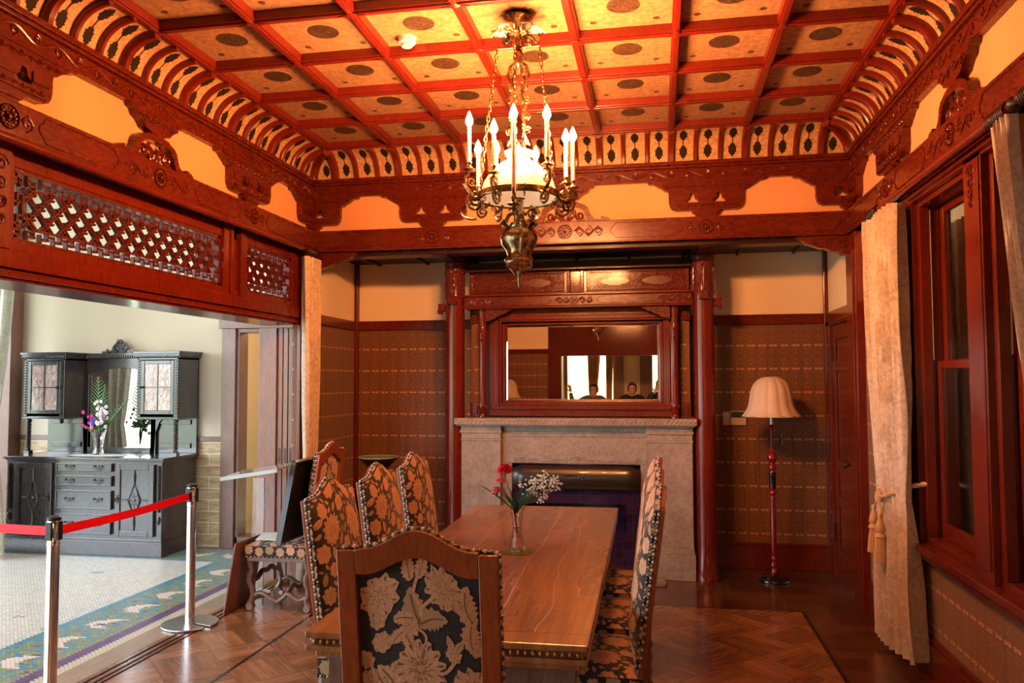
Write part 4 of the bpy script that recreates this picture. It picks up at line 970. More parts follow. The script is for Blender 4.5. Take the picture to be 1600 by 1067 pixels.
    # ---- legs: mutton-bone scrolls
    for sx in (-1,1):
        l=MB(); x=sx*.225
        l.tube([(x,.225,.385),(x,.225,.33),(x,.215,.29),(x,.232,.25),(x,.235,.21),(x,.215,.165),(x,.205,.12),(x,.212,.08),(x,.232,.045),(x,.245,.022)],[.027,.026,.022,.027,.027,.022,.020,.022,.026,.022],8)
        l.lathe([(0,-.024),(.026,-.024),(.026,.024),(0,.024)],(0,0,0),14,tf=Matrix.Translation((x,.226,.030))@Matrix.Rotation(PI/2,4,'Y')); l.build('leg','oak_pale',t,smooth=45)
        l=MB(); l.tube([(x,yb(.6)+.016,.56),(x,-.205,.44),(x,-.20,.36),(x,-.215,.29),(x,-.200,.24),(x,-.20,.20),(x,-.215,.16),(x,-.215,.12),(x,-.20,.08),(x,-.215,.045),(x,-.232,.022)],[.022,.026,.027,.024,.027,.025,.021,.020,.022,.026,.022],8)
        l.lathe([(0,-.024),(.026,-.024),(.026,.024),(0,.024)],(0,0,0),14,tf=Matrix.Translation((x,-.212,.030))@Matrix.Rotation(PI/2,4,'Y')); l.build('leg','oak_pale',t,smooth=45)
        st=MB(); P=[]
        for i in range(17):
            q=i/16; P.append((x,-.20+.40*q,.105+.022*sin(q*4*PI+PI)*(1)+(-.025 if abs(q-.5)<.07 else 0)))
        st.tube(P,.017,8); st.build('side_stretcher','oak_pale',t,smooth=60)
    st=MB(); st.tube([(-.215+.43*i/16,0,.11+.02*cos(i/16*4*PI)) for i in range(17)],.016,8); st.build('cross_stretcher','oak_pale',t,smooth=60)
    st=MB(); st.tube([(-.215+.43*i/16,.215,.20+.045*sin(i/16*PI)+.01*cos(i/16*6*PI)) for i in range(17)],.019,8); st.build('front_stretcher','oak_pale',t,smooth=60)
    return t
G='upholstered chairs around the dining table'
c0=make_chair('high-backed dining chair in the foreground with its wooden-framed floral back to the camera'); c0.location=(-.730,2.64,0); c0['group']=G
spots=[(-1.235,3.51,-PI/2,'floral dining chair on the left side of the table, nearest the camera'),
 (-1.238,4.165,-PI/2,'middle floral dining chair on the left side of the table'),
 (-1.245,4.83,-PI/2,'floral dining chair on the left side of the table, nearest the fireplace'),
 (-.284,3.50,PI/2,'floral dining chair on the right side of the table, nearest the camera'),
 (-.287,4.13,PI/2,'middle floral dining chair on the right side of the table, seen edge on'),
 (-.292,4.77,PI/2,'floral dining chair on the right side of the table, nearest the fireplace')]
for x,y,r,l in spots: dup(c0,loc=(x,y,0),rz=r,label=l)['group']=G
cc=dup(c0,loc=(-2.70,5.60,0),rz=PI/2+.02,label='floral chair in the corner by the left opening with a black board leaning on it')
del cc['group']
# ================================================================ TABLE
t=thing('dining_table','long brown oak dining table with cracked plank top and beaded edge','table',(-.765,4.15,0),rz=math.radians(.84))
W2,L2=.505,1.465
m=MB(); m.box(-W2,W2,-L2,L2,.738,.762); m.build('tabletop','table_wood',t,smooth=0,bevel=.006)
m=MB(); m.box(-W2+.018,W2-.018,-L2+.018,L2-.018,.712,.738); m.box(-W2+.002,W2-.002,-L2+.002,L2-.002,.693,.712); m.box(-W2+.03,W2-.03,-L2+.03,L2-.03,.668,.693); m.build('edge_moulding','table_wood',t,smooth=0,bevel=.004)
m=MB()
for i in range(38): 
    x=-W2+.035+i*(2*W2-.07)/37
    for y in (-L2+.014,L2-.014): m.ball((x,y,.725),(.009,.009,.010),7,5)
for i in range(110):
    y=-L2+.035+i*(2*L2-.07)/109
    for x in (-W2+.014,W2-.014): m.ball((x,y,.725),(.009,.009,.010),6,4)
m.build('beading','table_wood',t,smooth=60)
m=MB(); m.box(-W2+.07,W2-.07,-L2+.10,-L2+.13,.58,.668); m.box(-W2+.07,W2-.07,L2-.13,L2-.10,.58,.668); m.box(-W2+.06,-W2+.09,-L2+.10,L2-.10,.58,.668); m.box(W2-.09,W2-.06,-L2+.10,L2-.10,.58,.668); m.build('apron','oak_pale',t,smooth=0,bevel=.004)
for sx in (-1,1):
    for sy in (-1,1):
        m=MB(); cx,cy=sx*(W2-.10),sy*(L2-.14)
        m.box(cx-.045,cx+.045,cy-.045,cy+.045,.52,.668); m.lathe([(.03,.52),(.045,.50),(.035,.48),(.05,.45),(.072,.38),(.07,.32),(.045,.25),(.032,.21),(.045,.19),(.03,.17)],(cx,cy,0),18); m.box(cx-.045,cx+.045,cy-.045,cy+.045,.05,.17); m.lathe([(0,0),(.05,0),(.055,.03),(.03,.05)],(cx,cy,0),14)
        m.build('leg','oak_pale',t,smooth=40)
# green doily, vase, flowers
VX,VY,VZ=-.731,4.10,.7622
o=MB().lathe([(0,0),(.080,0),(.083,.002),(.06,.004),(0,.004)],(0,0,0),40,lobes=8,amp=.07).build('vase_mat','mat_green',loc=(VX,VY,VZ)); tag(o,'round green scalloped mat under the vase on the dining table','mat')
v=thing('glass_vase','slender cut-glass vase with carnations in the middle of the dining table','vase',(VX,VY,VZ+.0042))
o=MB().lathe([(0,0),(.036,0),(.040,.012),(.038,.03),(.030,.06),(.024,.10),(.0235,.14),(.028,.19),(.037,.228),(.034,.228),(.025,.19),(.0195,.14),(.020,.10),(.026,.06),(.033,.03),(.030,.014),(0,.014)],(0,0,0),36,lobes=12,amp=.035,cap=False).build('vase_body','glass_g',v,smooth=60)
MB().lathe([(0,.015),(.0275,.016),(.031,.03),(.0245,.06),(.0185,.10),(.0182,.12),(0,.12)],(0,0,0),20,cap=False).build('water','glass_g',v,smooth=60)
def carnation(x,y,z,R,mat,label,bx,by,seed):
    t=thing('carnation',label,'flower',(x,y,z)); rr=random.Random(seed); m=MB()
    for k in range(34):
        a=k*2.4; q=(k/34)**.6; el=PI/2*(1-q)*1.0; 
        c=(R*.55*q*cos(a),R*.55*q*sin(a),R*.45*(1-q)); n=6; 
        ax=Vector((cos(a)*q*1.3,sin(a)*q*1.3,1-.5*q)).normalized(); s1=ax.orthogonal().normalized(); s2=ax.cross(s1)
        vs=[c]+[tuple(Vector(c)+ (s1*cos(2*PI*i/12)+s2*sin(2*PI*i/12))*R*.42*(1+.22*(i%2))+ax*R*(.18+.10*rr.random())) for i in range(12)]
        m.add(vs,[(0,1+i,1+(i+1)%12) for i in range(12)])
    m.build('petals',mat,t,smooth=0,recalc=False)
    s=MB(); s.lathe([(.004,-.03),(.008,-.015),(.009,.0),(.006,R*.2)],(0,0,0),8); s.tube([(0,0,-.025),((bx-x)*.3,(by-y)*.3,-(z-1.0)*.45),(bx-x,by-y,1.005-z),((VX-x)*1.0,VY-y,.86-z)],.0022,5); s.build('stem','stem_green',t)
carnation(-.793,4.09,1.184,.046,'petal_red','bright red carnation at the top of the table bouquet',-.745,4.10,1)
carnation(-.806,4.05,1.135,.034,'petal_pink','pink carnation just below the red one in the table bouquet',-.748,4.095,2)
carnation(-.832,4.06,1.080,.030,'petal_pink','small pink carnation lowest at the left of the table bouquet',-.75,4.09,3)
gy=thing('babys_breath','airy spray of tiny white blossoms in the glass vase on the table','flower',(VX,VY,.99)); m=MB(); s=MB(); rr=random.Random(5)
for k in range(30):
    px=-.60+rr.gauss(0,.045); pz=1.115+rr.gauss(0,.035); 
    if k<4: px=-.535+rr.random()*.02; pz=1.08+rr.random()*.05
    py=VY+rr.gauss(0,.035); b0=(.012,0,-.10); mid=((px-VX)*.45,(py-VY)*.4,(pz-.99)*.45); s.tube([b0,(.012,0,.01),mid,(px-VX,py-VY,pz-.99)],.0009,4)
    for q in range(7): 
        e=(px-VX+rr.gauss(0,.014),py-VY+rr.gauss(0,.012),pz-.99+rr.gauss(0,.014)); s.tube([mid if q<1 else (px-VX,py-VY,pz-.99-.008),e],.0006,4); m.ball(e,.0046+.0018*rr.random(),6,4)
m.build('blossoms','petal_white',gy,smooth=0); s.build('stems','stem_green',gy,smooth=0)
lf=thing('green_foliage','slim green leaves standing in the glass vase on the table','leaves',(VX,VY,.99)); m=MB()
for k in range(17):
    a=rr.uniform(-.9,.55); L=rr.uniform(.10,.21); dy=rr.uniform(-.04,.04); n=6
    if k<2: a=-.75; L=.24+.02*k
    vs=[]
    for i in range(n+1):
        q=i/n; x=L*q*sin(a)*(1+.2*q); z=L*q*cos(a)*(1-.15*q)-.03; w=.0055*sin(PI*min(1,q+.1)); vs+=[(x-w,dy*q,z),(x,dy*q+.002,z),(x+w,dy*q,z+.001)]
    m.add(vs,[(3*i+j,3*i+j+1,3*i+j+4,3*i+j+3) for i in range(n) for j in (0,1)])
m.build('leaves','leaf_dark',lf,smooth=0,recalc=False)
# ================================================================ FIREPLACE
FX0,FX1,FY=-1.712,.280,6.75
t=thing('fireplace','pale stone fireplace with carved shelf and black hooded opening','fireplace',((FX0+FX1)/2,FY,0))
def L(x): return x-(FX0+FX1)/2
def part(nm,boxes,mat,bevel=.004,par=None,tt=None):
    m=MB()
    for x0,x1,y0,y1,z0,z1 in boxes: m.box(L(x0),L(x1),y0-FY,y1-FY,z0,z1)
    return m.build(nm,mat,par or t,smooth=0,bevel=bevel)
for x0,x1 in ((FX0,-1.345),(-.092,FX1)):
    part('pier',[(x0,x1,6.75,7.2,.27,1.13),(x0-.006,x1+.006,6.744,7.2,1.13,1.15),(x0-.0,x1+.0,6.75,7.2,1.15,1.20),(x0-.010,x1+.010,6.738,7.2,1.20,1.225),(x0-.004,x1+.004,6.745,7.2,1.225,1.262),(x0-.008,x1+.008,6.742,7.2,.215,.235),(x0-.004,x1+.004,6.746,7.2,.235,.27),(x0-.014,x1+.014,6.735,7.2,0.0,.215)],'stone')
part('frieze_panel',[(-1.345,-.092,6.80,7.2,.94,1.17),(-1.345,-.092,6.792,7.2,1.17,1.19),(-1.345,-.092,6.79,7.2,1.215,1.262),(-1.345,-.092,6.80,7.2,1.19,1.215),(-1.345,-1.255,6.80,7.2,0,.94),(-.150,-.092,6.80,7.2,0,.94)],'stone')
part('mantel_shelf',[(FX0-.035,FX1+.035,6.685,7.24,1.275,1.330),(FX0-.02,FX1+.02,6.705,7.24,1.262,1.275)],'stone')
m=MB()
for i in range(56):
    x=FX0-.015+i*(FX1-FX0+.03)/55; m.tube([(L(x)-.016,-.0655,1.284),(L(x)-.004,-.068,1.302),(L(x)+.016,-.0655,1.322)],.0045,5)
    m.ball((L(x)-.010,-.066,1.313),.004,6,4)
m.build('shelf_carving','stone',t,smooth=50); m=MB()
for (cx,sg) in ((-.70,1),(-.70,-1)):
    for q in range(3): m.tube([(L(cx+sg*(.03+q*.055)+a),.048,.975+b-q*.006) for a,b in spiral(0,0,.024-.004*q,.006,q*2.2,sg*1.3,12)],.0045,5)
    m.tube([(L(cx+sg*(.10+i*.036)),.048,.965+.010*sin(i*1.1)) for i in range(12)],.0045,5)
    for q in range(2): m.tube([(L(cx+sg*(.47+q*.05)+a),.048,.968+b) for a,b in spiral(0,0,.022,.006,q*2,-sg*1.3,12)],.005,5)
for k in range(7): m.tube([(L(-.70),.047,.955),(L(-.70+.035*sin((k-3)*.4)),.044,.985+.02*cos((k-3)*.45))],.005,5)
m.build('stone_carving','stone',t,smooth=50)
h=MB()
def hood(a,b):
    x=-1.25+1.095*a; z=.72+.205*b; bow=.055*sin(PI*min(1,max(0,(b*.9+.1))))**.6; e=min(1,min(a,1-a)*18); zt=.925-(1-e)*.03; zz=.72+(zt-.72)*b
    return (L(x),6.80-FY-.005-bow*(.4+.6*e),zz)
h.slab(hood,30,12,(0,.02,0)); ho=h.build('hood','hood_metal',t,smooth=60)
m=MB()
for k in range(60): m.ball((L(-1.235+k*1.065/59),6.775-FY,.728),.005,6,4)
m.build('rivets','dark_metal',ho,smooth=50); m=MB()
for q in range(5): m.tube([(L(-.70+(q-2)*.035+a),6.742-FY,.835+b) for a,b in spiral(0,0,.018,.005,q*1.3,1.2,12)],.005,5)
m.build('hood_ornament','dark_metal',ho,smooth=50)
part('firebox',[(-1.255,-1.245,6.81,7.15,0,.94),(-.160,-.150,6.81,7.15,0,.94),(-1.245,-.160,7.14,7.15,0,.94),(-1.245,-.160,6.81,7.15,.93,.94),(-1.245,-1.13,6.82,6.83,0,.74),(-.275,-.160,6.82,6.83,0,.74),(-1.13,-.275,6.82,6.83,.60,.74)],'fire_tiles',bevel=0)
hs=MB(); P=[(-1.36,6.72),(-1.42,6.70),(-1.45,6.60),(-1.42,6.52),(-1.34,6.50),(-.10,6.50),(.0,6.51),(.045,6.54),(.055,6.58),(.05,6.64),(0.03,6.72)]
o=hs.prism(P,.0,.022,'z').build('hearth_slab','stone',bevel=.004); tag(o,'rounded low stone hearth slab on the floor in front of the fireplace','hearth')
# ---------- columns
for k,(x,lab) in enumerate(((-1.765,'round polished red wooden column left of the fireplace'),(.388,'round polished red wooden column right of the fireplace'))):
    c=thing('column',lab,'column',(x,6.80,0)); sg=-1 if k==0 else 1
    MB().lathe([(.098,0),(.098,.05),(.088,.06),(.086,.30),(.086,1.5),(.086,2.36),(.088,2.37)],seg=32).build('shaft','wood_red',c,smooth=50)
    MB().lathe([(.086,2.36),(.090,2.37),(.086,2.40),(.086,2.62),(.093,2.635),(.086,2.65),(.096,2.665),(.096,2.69),(.104,2.70)],seg=32).build('capital','wood_carved',c,smooth=50)
    m=MB()
    for a in (-PI/2,-PI/2+1.2,-PI/2-1.2,0,PI): 
        R=Matrix.Rotation(a,4,'Z')
        for q in range(5): m.tube([(.088,u,2.61-q*.055+v) for u,v in spiral(0,0,.020-.0015*q,.004,q*2.5,1.3,10)],.0045,5,tf=R)
        m.tube([(.088,0,2.40+.05*i) for i in range(5)],[.002,.006,.006,.005,.004],5,tf=R)
    m.build('capital_carving','wood_beam',c,smooth=50)
    m=MB(); m.box(-.035,.035,-.125,-.08,2.33,2.40); m.box(-.042,.042,-.13,-.08,2.325,2.345); m.box(sg*.08 if sg>0 else -.15,.15 if sg>0 else -.08,-.03,.03,2.27,2.34); m.box(sg*.12 if sg>0 else -.155,.155 if sg>0 else -.12,-.032,.032,2.25,2.29); m.build('tenon_block','wood_carved',c,smooth=0,bevel=.004)
    b=MB(); b.box(x-.10,x+.10,YB+.10,7.3,2.62+.09,2.79); b.prism([(YB+.02,2.735),(YB+.25,2.735),(6.72,2.70),(6.72,2.69),(YB+.02,2.69)],x-.06,x+.06,'x'); struct(b.build(tr(),'wood_dark',smooth=0,bevel=.005))
# ---------- overmantel
OX=-.70; t=thing('overmantel','carved red wooden overmantel standing on the stone shelf between two columns','overmantel',(OX,6.85,1.33))
def part(nm,boxes,mat='wood_red',bevel=.004,par=None):
    m=MB()
    for x0,x1,y0,y1,z0,z1 in boxes: m.box(x0-OX,x1-OX,y0-6.85,y1-6.85,z0-1.33,z1-1.33)
    return m.build(nm,mat,par or t,smooth=0,bevel=bevel)
part('back_board',[(-1.67,.29,7.02,7.06,1.332,2.72)],'wood_dark')
part('beam',[(-1.675,.295,6.76,6.98,2.30,2.392)],'wood_beam',.006)
part('beam_moulding',[(-1.675,.295,6.74,6.98,2.392,2.408),(-1.675,.295,6.75,6.98,2.285,2.30)],'wood_red')
OT=lambda s,d,z:(s-OX,6.76-6.85-d,z-1.33)
m=MB(); rosette(m,OT,-.70,2.346,.034,.001,10)
for a,b in ((-.86,-.74),(-.66,-.54),(-1.66,-1.40),(.02,.28)): scrolls(m,OT,a,b,2.346,.075,.001,.06,.004,5)
cartouche(m,OT,-1.36,-.90,2.316,2.378,.001,.003); cartouche(m,OT,-.50,-.02,2.316,2.378,.001,.003); m.build('beam_carving','wood_beam',t,smooth=50)
part('top_recess',[(-1.675,.295,6.84,7.02,2.63,2.70),(-1.675,.295,6.80,6.85,2.62,2.640)],'wood_dark')
for (a,b) in ((-1.655,-.775),(-.625,.275)):
    fr=part('carved_panel',[(a,b,6.90,6.94,2.41,2.625)],'wood_carved')
    part('panel_frame',[(a,b,6.885,6.90,2.41,2.43),(a,b,6.885,6.90,2.605,2.625),(a,a+.022,6.885,6.90,2.43,2.605),(b-.022,b,6.885,6.90,2.43,2.605),(a+.03,b-.03,6.893,6.90,2.437,2.441),(a+.03,b-.03,6.893,6.90,2.594,2.598)],'wood_red',.003,fr)
    m=MB(); T=lambda s,d,z:(s-OX,6.90-6.85-d,z-1.33)
    for cx in (a+(b-a)*.30,a+(b-a)*.70):
        P=[(-.13,0),(-.10,.022),(-.06,.026),(-.05,.036),(.05,.036),(.06,.026),(.10,.022),(.13,0),(.10,-.022),(.06,-.026),(.05,-.036),(-.05,-.036),(-.06,-.026),(-.10,-.022)]
        m.prism([(cx+u,2.518+w) for u,w in P],0,.008,'y',tf=T)
    w=.0045
    def kb(x0,z0,x1,z1): m.prism([(min(x0,x1)-w/2,min(z0,z1)-w/2),(max(x0,x1)+w/2,min(z0,z1)-w/2),(max(x0,x1)+w/2,max(z0,z1)+w/2),(min(x0,x1)-w/2,max(z0,z1)+w/2)],0,.006,'y',tf=T)
    for cx in (a+.075,(a+b)/2,b-.075):
        for sx in (-1,1):
            for sz in (-1,1):
                kb(cx+sx*.008,2.518+sz*.010,cx+sx*.008,2.518+sz*.05); kb(cx+sx*.008,2.518+sz*.05,cx+sx*.036,2.518+sz*.05); kb(cx+sx*.036,2.518+sz*.05,cx+sx*.036,2.518+sz*.02); kb(cx+sx*.036,2.518+sz*.02,cx+sx*.020,2.518+sz*.02); kb(cx+sx*.022,2.518+sz*.02,cx+sx*.022,2.518+sz*.036); kb(cx,2.518+sz*.065,cx+sx*.05,2.518+sz*.065)
    for i in range(int((b-a-.1)/.045)):
        x=a+.06+i*.045
        for sz in (-1,1): kb(x,2.518+sz*.068,x+.03,2.518+sz*.068); kb(x,2.518+sz*.068,x,2.518+sz*.055); kb(x,2.518+sz*.055,x+.016,2.518+sz*.055)
    m.build('key_relief','wood_beam',fr,smooth=0)
part('centre_post',[(-.775,-.745,6.87,6.94,2.41,2.63),(-.655,-.625,6.87,6.94,2.41,2.63),(-.745,-.655,6.885,6.94,2.41,2.63)],'wood_carved')
for b in ((-1.655,-1.575),(.195,.275)): part('side_panel',[(*b,6.96,7.0,1.36,2.28)],'wallpaper',0)
for a,b in ((-1.66,-1.57),(.19,.28)):
    for c,d in ((1.332,1.46),(2.17,2.285)): part('corner_block',[(a,b,6.93,6.97,c,d),(a+.02,b-.02,6.915,6.93,c+.03,d-.025)],'wood_red')
for x in (-1.525,.145):
    c=MB(); c.lathe([(.036,0),(.036,.03),(.028,.04),(.036,.055),(.026,.07),(.036,.09),(.038,.12),(.030,.14),(.030,.62),(.032,.64),(.030,.66),(.036,.72),(.037,.80),(.030,.83),(.036,.85),(.030,.87),(.038,.90),(.038,.955)],(x-OX,6.84-6.85,0),20)
    co=c.build('colonnette','wood_red',t,smooth=40)
    m=MB()
    for k in range(5):
        R=Matrix.Translation((x-OX,-.01,0))@Matrix.Rotation(k*2*PI/5-PI/2,4,'Z')
        for q in range(4): m.tube([(.036,u,.80-q*.04+v) for u,v in spiral(0,0,.013,.003,q*2.5,1.3,8)],.0035,4,tf=R)
        m.ball((.036,0,.10),(.006,.012,.022),6,4,tf=R)
    m.build('colonnette_carving','wood_beam',co,smooth=50)
for sg,x in ((1,-1.49),(-1,.110)):
    m=MB()
    P=[(0,2.285),(.235,2.285),(.23,2.268),(.20,2.262),(.185,2.245),(.15,2.238),(.13,2.220),(.095,2.212),(.07,2.190),(.03,2.182),(0,2.175)]
    m.prism([(x+sg*u-OX,z-1.33) for u,z in P],6.79-6.85,6.83-6.85,'y')
    for q in range(3): m.tube([(x+sg*(.05+q*.06)+u-OX,6.788-6.85,2.235+q*.010+v-1.33) for u,v in spiral(0,0,.02,.005,q*2,sg*1.3,12)],.0038,5)
    m.build('bracket','wood_beam',t,smooth=35)
# mirror surround: stepped frame
MX0,MX1,MZ0,MZ1=-1.335,.022,1.468,2.150
def ring(x0,x1,z0,z1,w,y0,y1): return [(x0,x1,y0,y1,z0,z0+w),(x0,x1,y0,y1,z1-w,z1),(x0,x0+w,y0,y1,z0+w,z1-w),(x1-w,x1,y0,y1,z0+w,z1-w)]
part('surround',ring(-1.48,.17,1.34,2.285,.06,6.90,7.02)+ring(-1.42,.11,1.40,2.225,.035,6.875,7.02)+ring(-1.385,.075,1.435,2.195,.02,6.89,7.02),'wood_red')
t2=thing('wall_mirror','wide framed mirror above the stone shelf, reflecting the bay window and people','mirror',((MX0+MX1)/2,6.93,MZ0))
hw=(MX1-MX0)/2; hh=MZ1-MZ0
tilt=0.0
m=MB(); fr_=[(-hw-.02,hw+.02,-.012,.02,-.014,0.0),(-hw-.02,hw+.02,-.012,.02,hh,hh+.014),(-hw-.03,-hw,-.012,.02,-.014,hh+.014),(hw,hw+.03,-.012,.02,-.014,hh+.014)]
for b in fr_: m.box(*b)
m.build('mirror_frame','wood_red',t2,smooth=0,bevel=.003)
bv=.022; m=MB(); y=-.004
A=[(-hw,0.003,0),(hw,.003,0),(hw,.003,hh),(-hw,.003,hh)]; B=[(-hw+bv,y,bv),(hw-bv,y,bv),(hw-bv,y,hh-bv),(-hw+bv,y,hh-bv)]
m.add(A+B,[(4,5,6,7),(0,1,5,4),(1,2,6,5),(2,3,7,6),(3,0,4,7)]); m.box(-hw,hw,.003,.012,0,hh,1)
m.build('mirror_glass',['mirror','wood_dark'],t2,smooth=0,recalc=False)
# ================================================================ CHANDELIER
CX,CY=-.712,4.08
t=thing('chandelier','ornate brass chandelier with candle bulbs and white glass shade above the dining table','chandelier',(CX,CY,2.14))
TZ=lambda z:z-2.14
m=MB(); m.lathe([(.0,1.472),(.06,1.470),(.075,1.455),(.05,1.44),(.02,1.43),(.012,1.41),(.012,1.34)],seg=20,cap=False)
for k in range(8):
    R=Matrix.Rotation(k*PI/4,4,'Z')
    m.tube([(.01,0,TZ(3.50)),(.05,0,TZ(3.515)),(.09,0,TZ(3.53)),(.125,0,TZ(3.515)),(.135,0,TZ(3.50)),(.12,0,TZ(3.49)),(.11,0,TZ(3.50))],[.006,.008,.009,.007,.005,.005,.004],6,tf=R)
    m.add([(.02,-.03,TZ(3.505)),(.07,-.045,TZ(3.535)),(.125,-.02,TZ(3.52)),(.15,0,TZ(3.50)),(.125,.02,TZ(3.52)),(.07,.045,TZ(3.535)),(.02,.03,TZ(3.505)),(.07,0,TZ(3.50))],[(0,1,7),(1,2,7),(2,3,7),(3,4,7),(4,5,7),(5,6,7)],tf=R)
    m.tube([(.06+a,.02,TZ(3.47)+b) for a,b in spiral(0,0,.03,.006,k,1.3,12)],.004,5,tf=R)
m.build('canopy','brass',t,smooth=50)
m=MB(); m.tube([(-.115,0,TZ(3.435)),(.115,0,TZ(3.435))],.006,8); m.tube([(0,-.1,TZ(3.435)),(0,.1,TZ(3.435))],.006,8); m.tube([(0,0,TZ(3.50)),(0,0,TZ(3.40))],.008,8)
m.lathe([(.0,TZ(3.43)),(.02,TZ(3.42)),(.028,TZ(3.39)),(.02,TZ(3.35)),(.010,TZ(3.33)),(.0,TZ(3.32))],seg=10); m.build('hanger_bar','brass',t,smooth=50)
m=MB()
for sg in (1,-1):
    P=[(sg*.012,0,3.36),(sg*.045,0,3.33),(sg*.058,0,3.28),(sg*.035,0,3.24),(sg*.018,0,3.20),(sg*.03,0,3.17),(sg*.045,.01,3.13),(sg*.03,.01,3.09),(sg*.022,0,3.05),(sg*.035,0,3.01),(sg*.03,0,2.97),(sg*.045,0,2.93),(sg*.06,0,2.90)]
    m.tube([(a,b,TZ(c)) for a,b,c in P],[.007,.008,.008,.007,.007,.007,.008,.006,.006,.007,.007,.006,.006],6)
    for q,(x,z) in enumerate(((.03,3.30),(.035,3.22),(.045,3.15),(.04,3.06),(.045,2.98))): m.tube([(sg*(x+a),.004,TZ(z)+b) for a,b in spiral(0,0,.024,.005,q*1.7,1.4*sg,12)],.0045,5)
for a in (0.9,2.5):
    R=Matrix.Rotation(a,4,'Z'); m.tube([(.01,0,TZ(3.34)),(.05,0,TZ(3.27)),(.03,0,TZ(3.19)),(.05,0,TZ(3.10)),(.035,0,TZ(3.0)),(.06,0,TZ(2.92))],.006,6,tf=R)
m.build('scroll_stem','brass',t,smooth=50)
for (x0,y0,a) in ((-.115,0,PI+.15),(.115,0,-.35),(0,.1,PI/2),(0,-.1,-PI/2+.1)):
    m=MB(); x1,y1=.205*cos(a),.205*sin(a); n=26
    if a<-1: x1,y1=.10*cos(a),.16*sin(a)
    for i in range(n):
        q=(i+.5)/n; c=(x0+(x1-x0)*q,y0+(y1-y0)*q,TZ(3.43)+(TZ(2.70)-TZ(3.43))*q); h=.019; w=.008; 
        P=[]
        for k in range(10):
            th=2*PI*k/10; P.append((c[0]+(w*cos(th) if i%2 else 0),c[1]+(0 if i%2 else w*cos(th)),c[2]+h*sin(th)))
        m.tube(P,.0028,5,closed=True)
    m.build('chain','brass',t,smooth=60)
# ring, shade
RZ=2.615
m=MB(); m.tube([(.213*cos(2*PI*i/48),.213*sin(2*PI*i/48),TZ(RZ)) for i in range(48)],.009,8,closed=True); m.lathe([(.205,TZ(RZ)-.004),(.222,TZ(RZ)),(.222,TZ(RZ)+.025),(.214,TZ(RZ)+.028),(.210,TZ(RZ)+.010)],seg=48,cap=False)
for k in range(10):
    R=Matrix.Rotation(k*2*PI/10,4,'Z'); m.tube([(.205+a,0,TZ(RZ)-.018+b) for a,b in spiral(0,0,.018,.004,PI/2,1.4,10)],.003,5,tf=R); m.tube([(.23+a,0,TZ(RZ)+.018+b) for a,b in spiral(0,0,.016,.004,0,-1.4,10)],.004,5,tf=R)
m.build('ring','brass',t,smooth=60)
m=MB(); m.lathe([(.203,TZ(RZ)),(.200,TZ(2.65)),(.185,TZ(2.70)),(.150,TZ(2.755)),(.105,TZ(2.795)),(.070,TZ(2.815)),(.058,TZ(2.83)),(.070,TZ(2.845)),(.078,TZ(2.865)),(.072,TZ(2.868)),(.052,TZ(2.835)),(.062,TZ(2.81)),(.10,TZ(2.787)),(.145,TZ(2.747)),(.180,TZ(2.695)),(.195,TZ(2.65)),(.198,TZ(RZ))],seg=40,cap=False); m.build('glass_shade','milk_glass',t,smooth=60)
m=MB(); m.lathe([(.0,TZ(2.84)),(.008,TZ(2.845)),(.018,TZ(2.87)),(.012,TZ(2.895)),(.0,TZ(2.92))],seg=10); m.build('bulb','bulb_soft',t,smooth=60)
# urn
m=MB(); m.lathe([(.0,0.0),(.004,.01),(.008,.04),(.006,.06),(.014,.085),(.030,.098),(.060,.105),(.072,.118),(.068,.128),(.074,.138),(.070,.150),(.052,.160),(.046,.185),(.050,.205),(.075,.24),(.086,.262),(.080,.288),(.055,.315),(.042,.322),(.048,.332),(.044,.345),(.028,.352),(.026,.38),(.034,.39),(.030,.41),(.022,.43),(.026,.47)],seg=28)
m.lathe([(.026,.47),(.035,.475),(.012,.48)],seg=14)
for k in range(4):
    R=Matrix.Rotation(k*PI/2+.3,4,'Z')
    m.tube([(.03,0,.40),(.055,0,.385),(.07,0,.35),(.06,0,.32),(.075,0,.30),(.09,0,.27),(.084,0,.23),(.062,0,.20),(.055,0,.17),(.072,0,.15),(.05,0,.11),(.02,0,.07)],[.009,.011,.012,.013,.012,.011,.010,.009,.007,.008,.006,.004],6,tf=R)
    m.tube([(.075+a,0,.335+b) for a,b in spiral(0,0,.022,.005,0,1.5,12)],.006,5,tf=R); m.add([(.05,-.03,.33),(.085,-.018,.36),(.095,0,.38),(.085,.018,.36),(.05,.03,.33),(.07,0,.32)],[(0,1,5),(1,2,5),(2,3,5),(3,4,5)],tf=R)
m.build('urn','brass',t,smooth=50)
CAND=[(-.238,-.13,3.01,.20),(-.248,.12,2.935,.19),(-.165,.22,2.96,.20),(-.085,-.24,2.925,.17),(.022,-.27,2.985,.40),(.180,-.20,2.995,.20),(.235,.15,2.98,.20),(.285,.04,2.95,.22),(.05,.27,2.93,.20)]
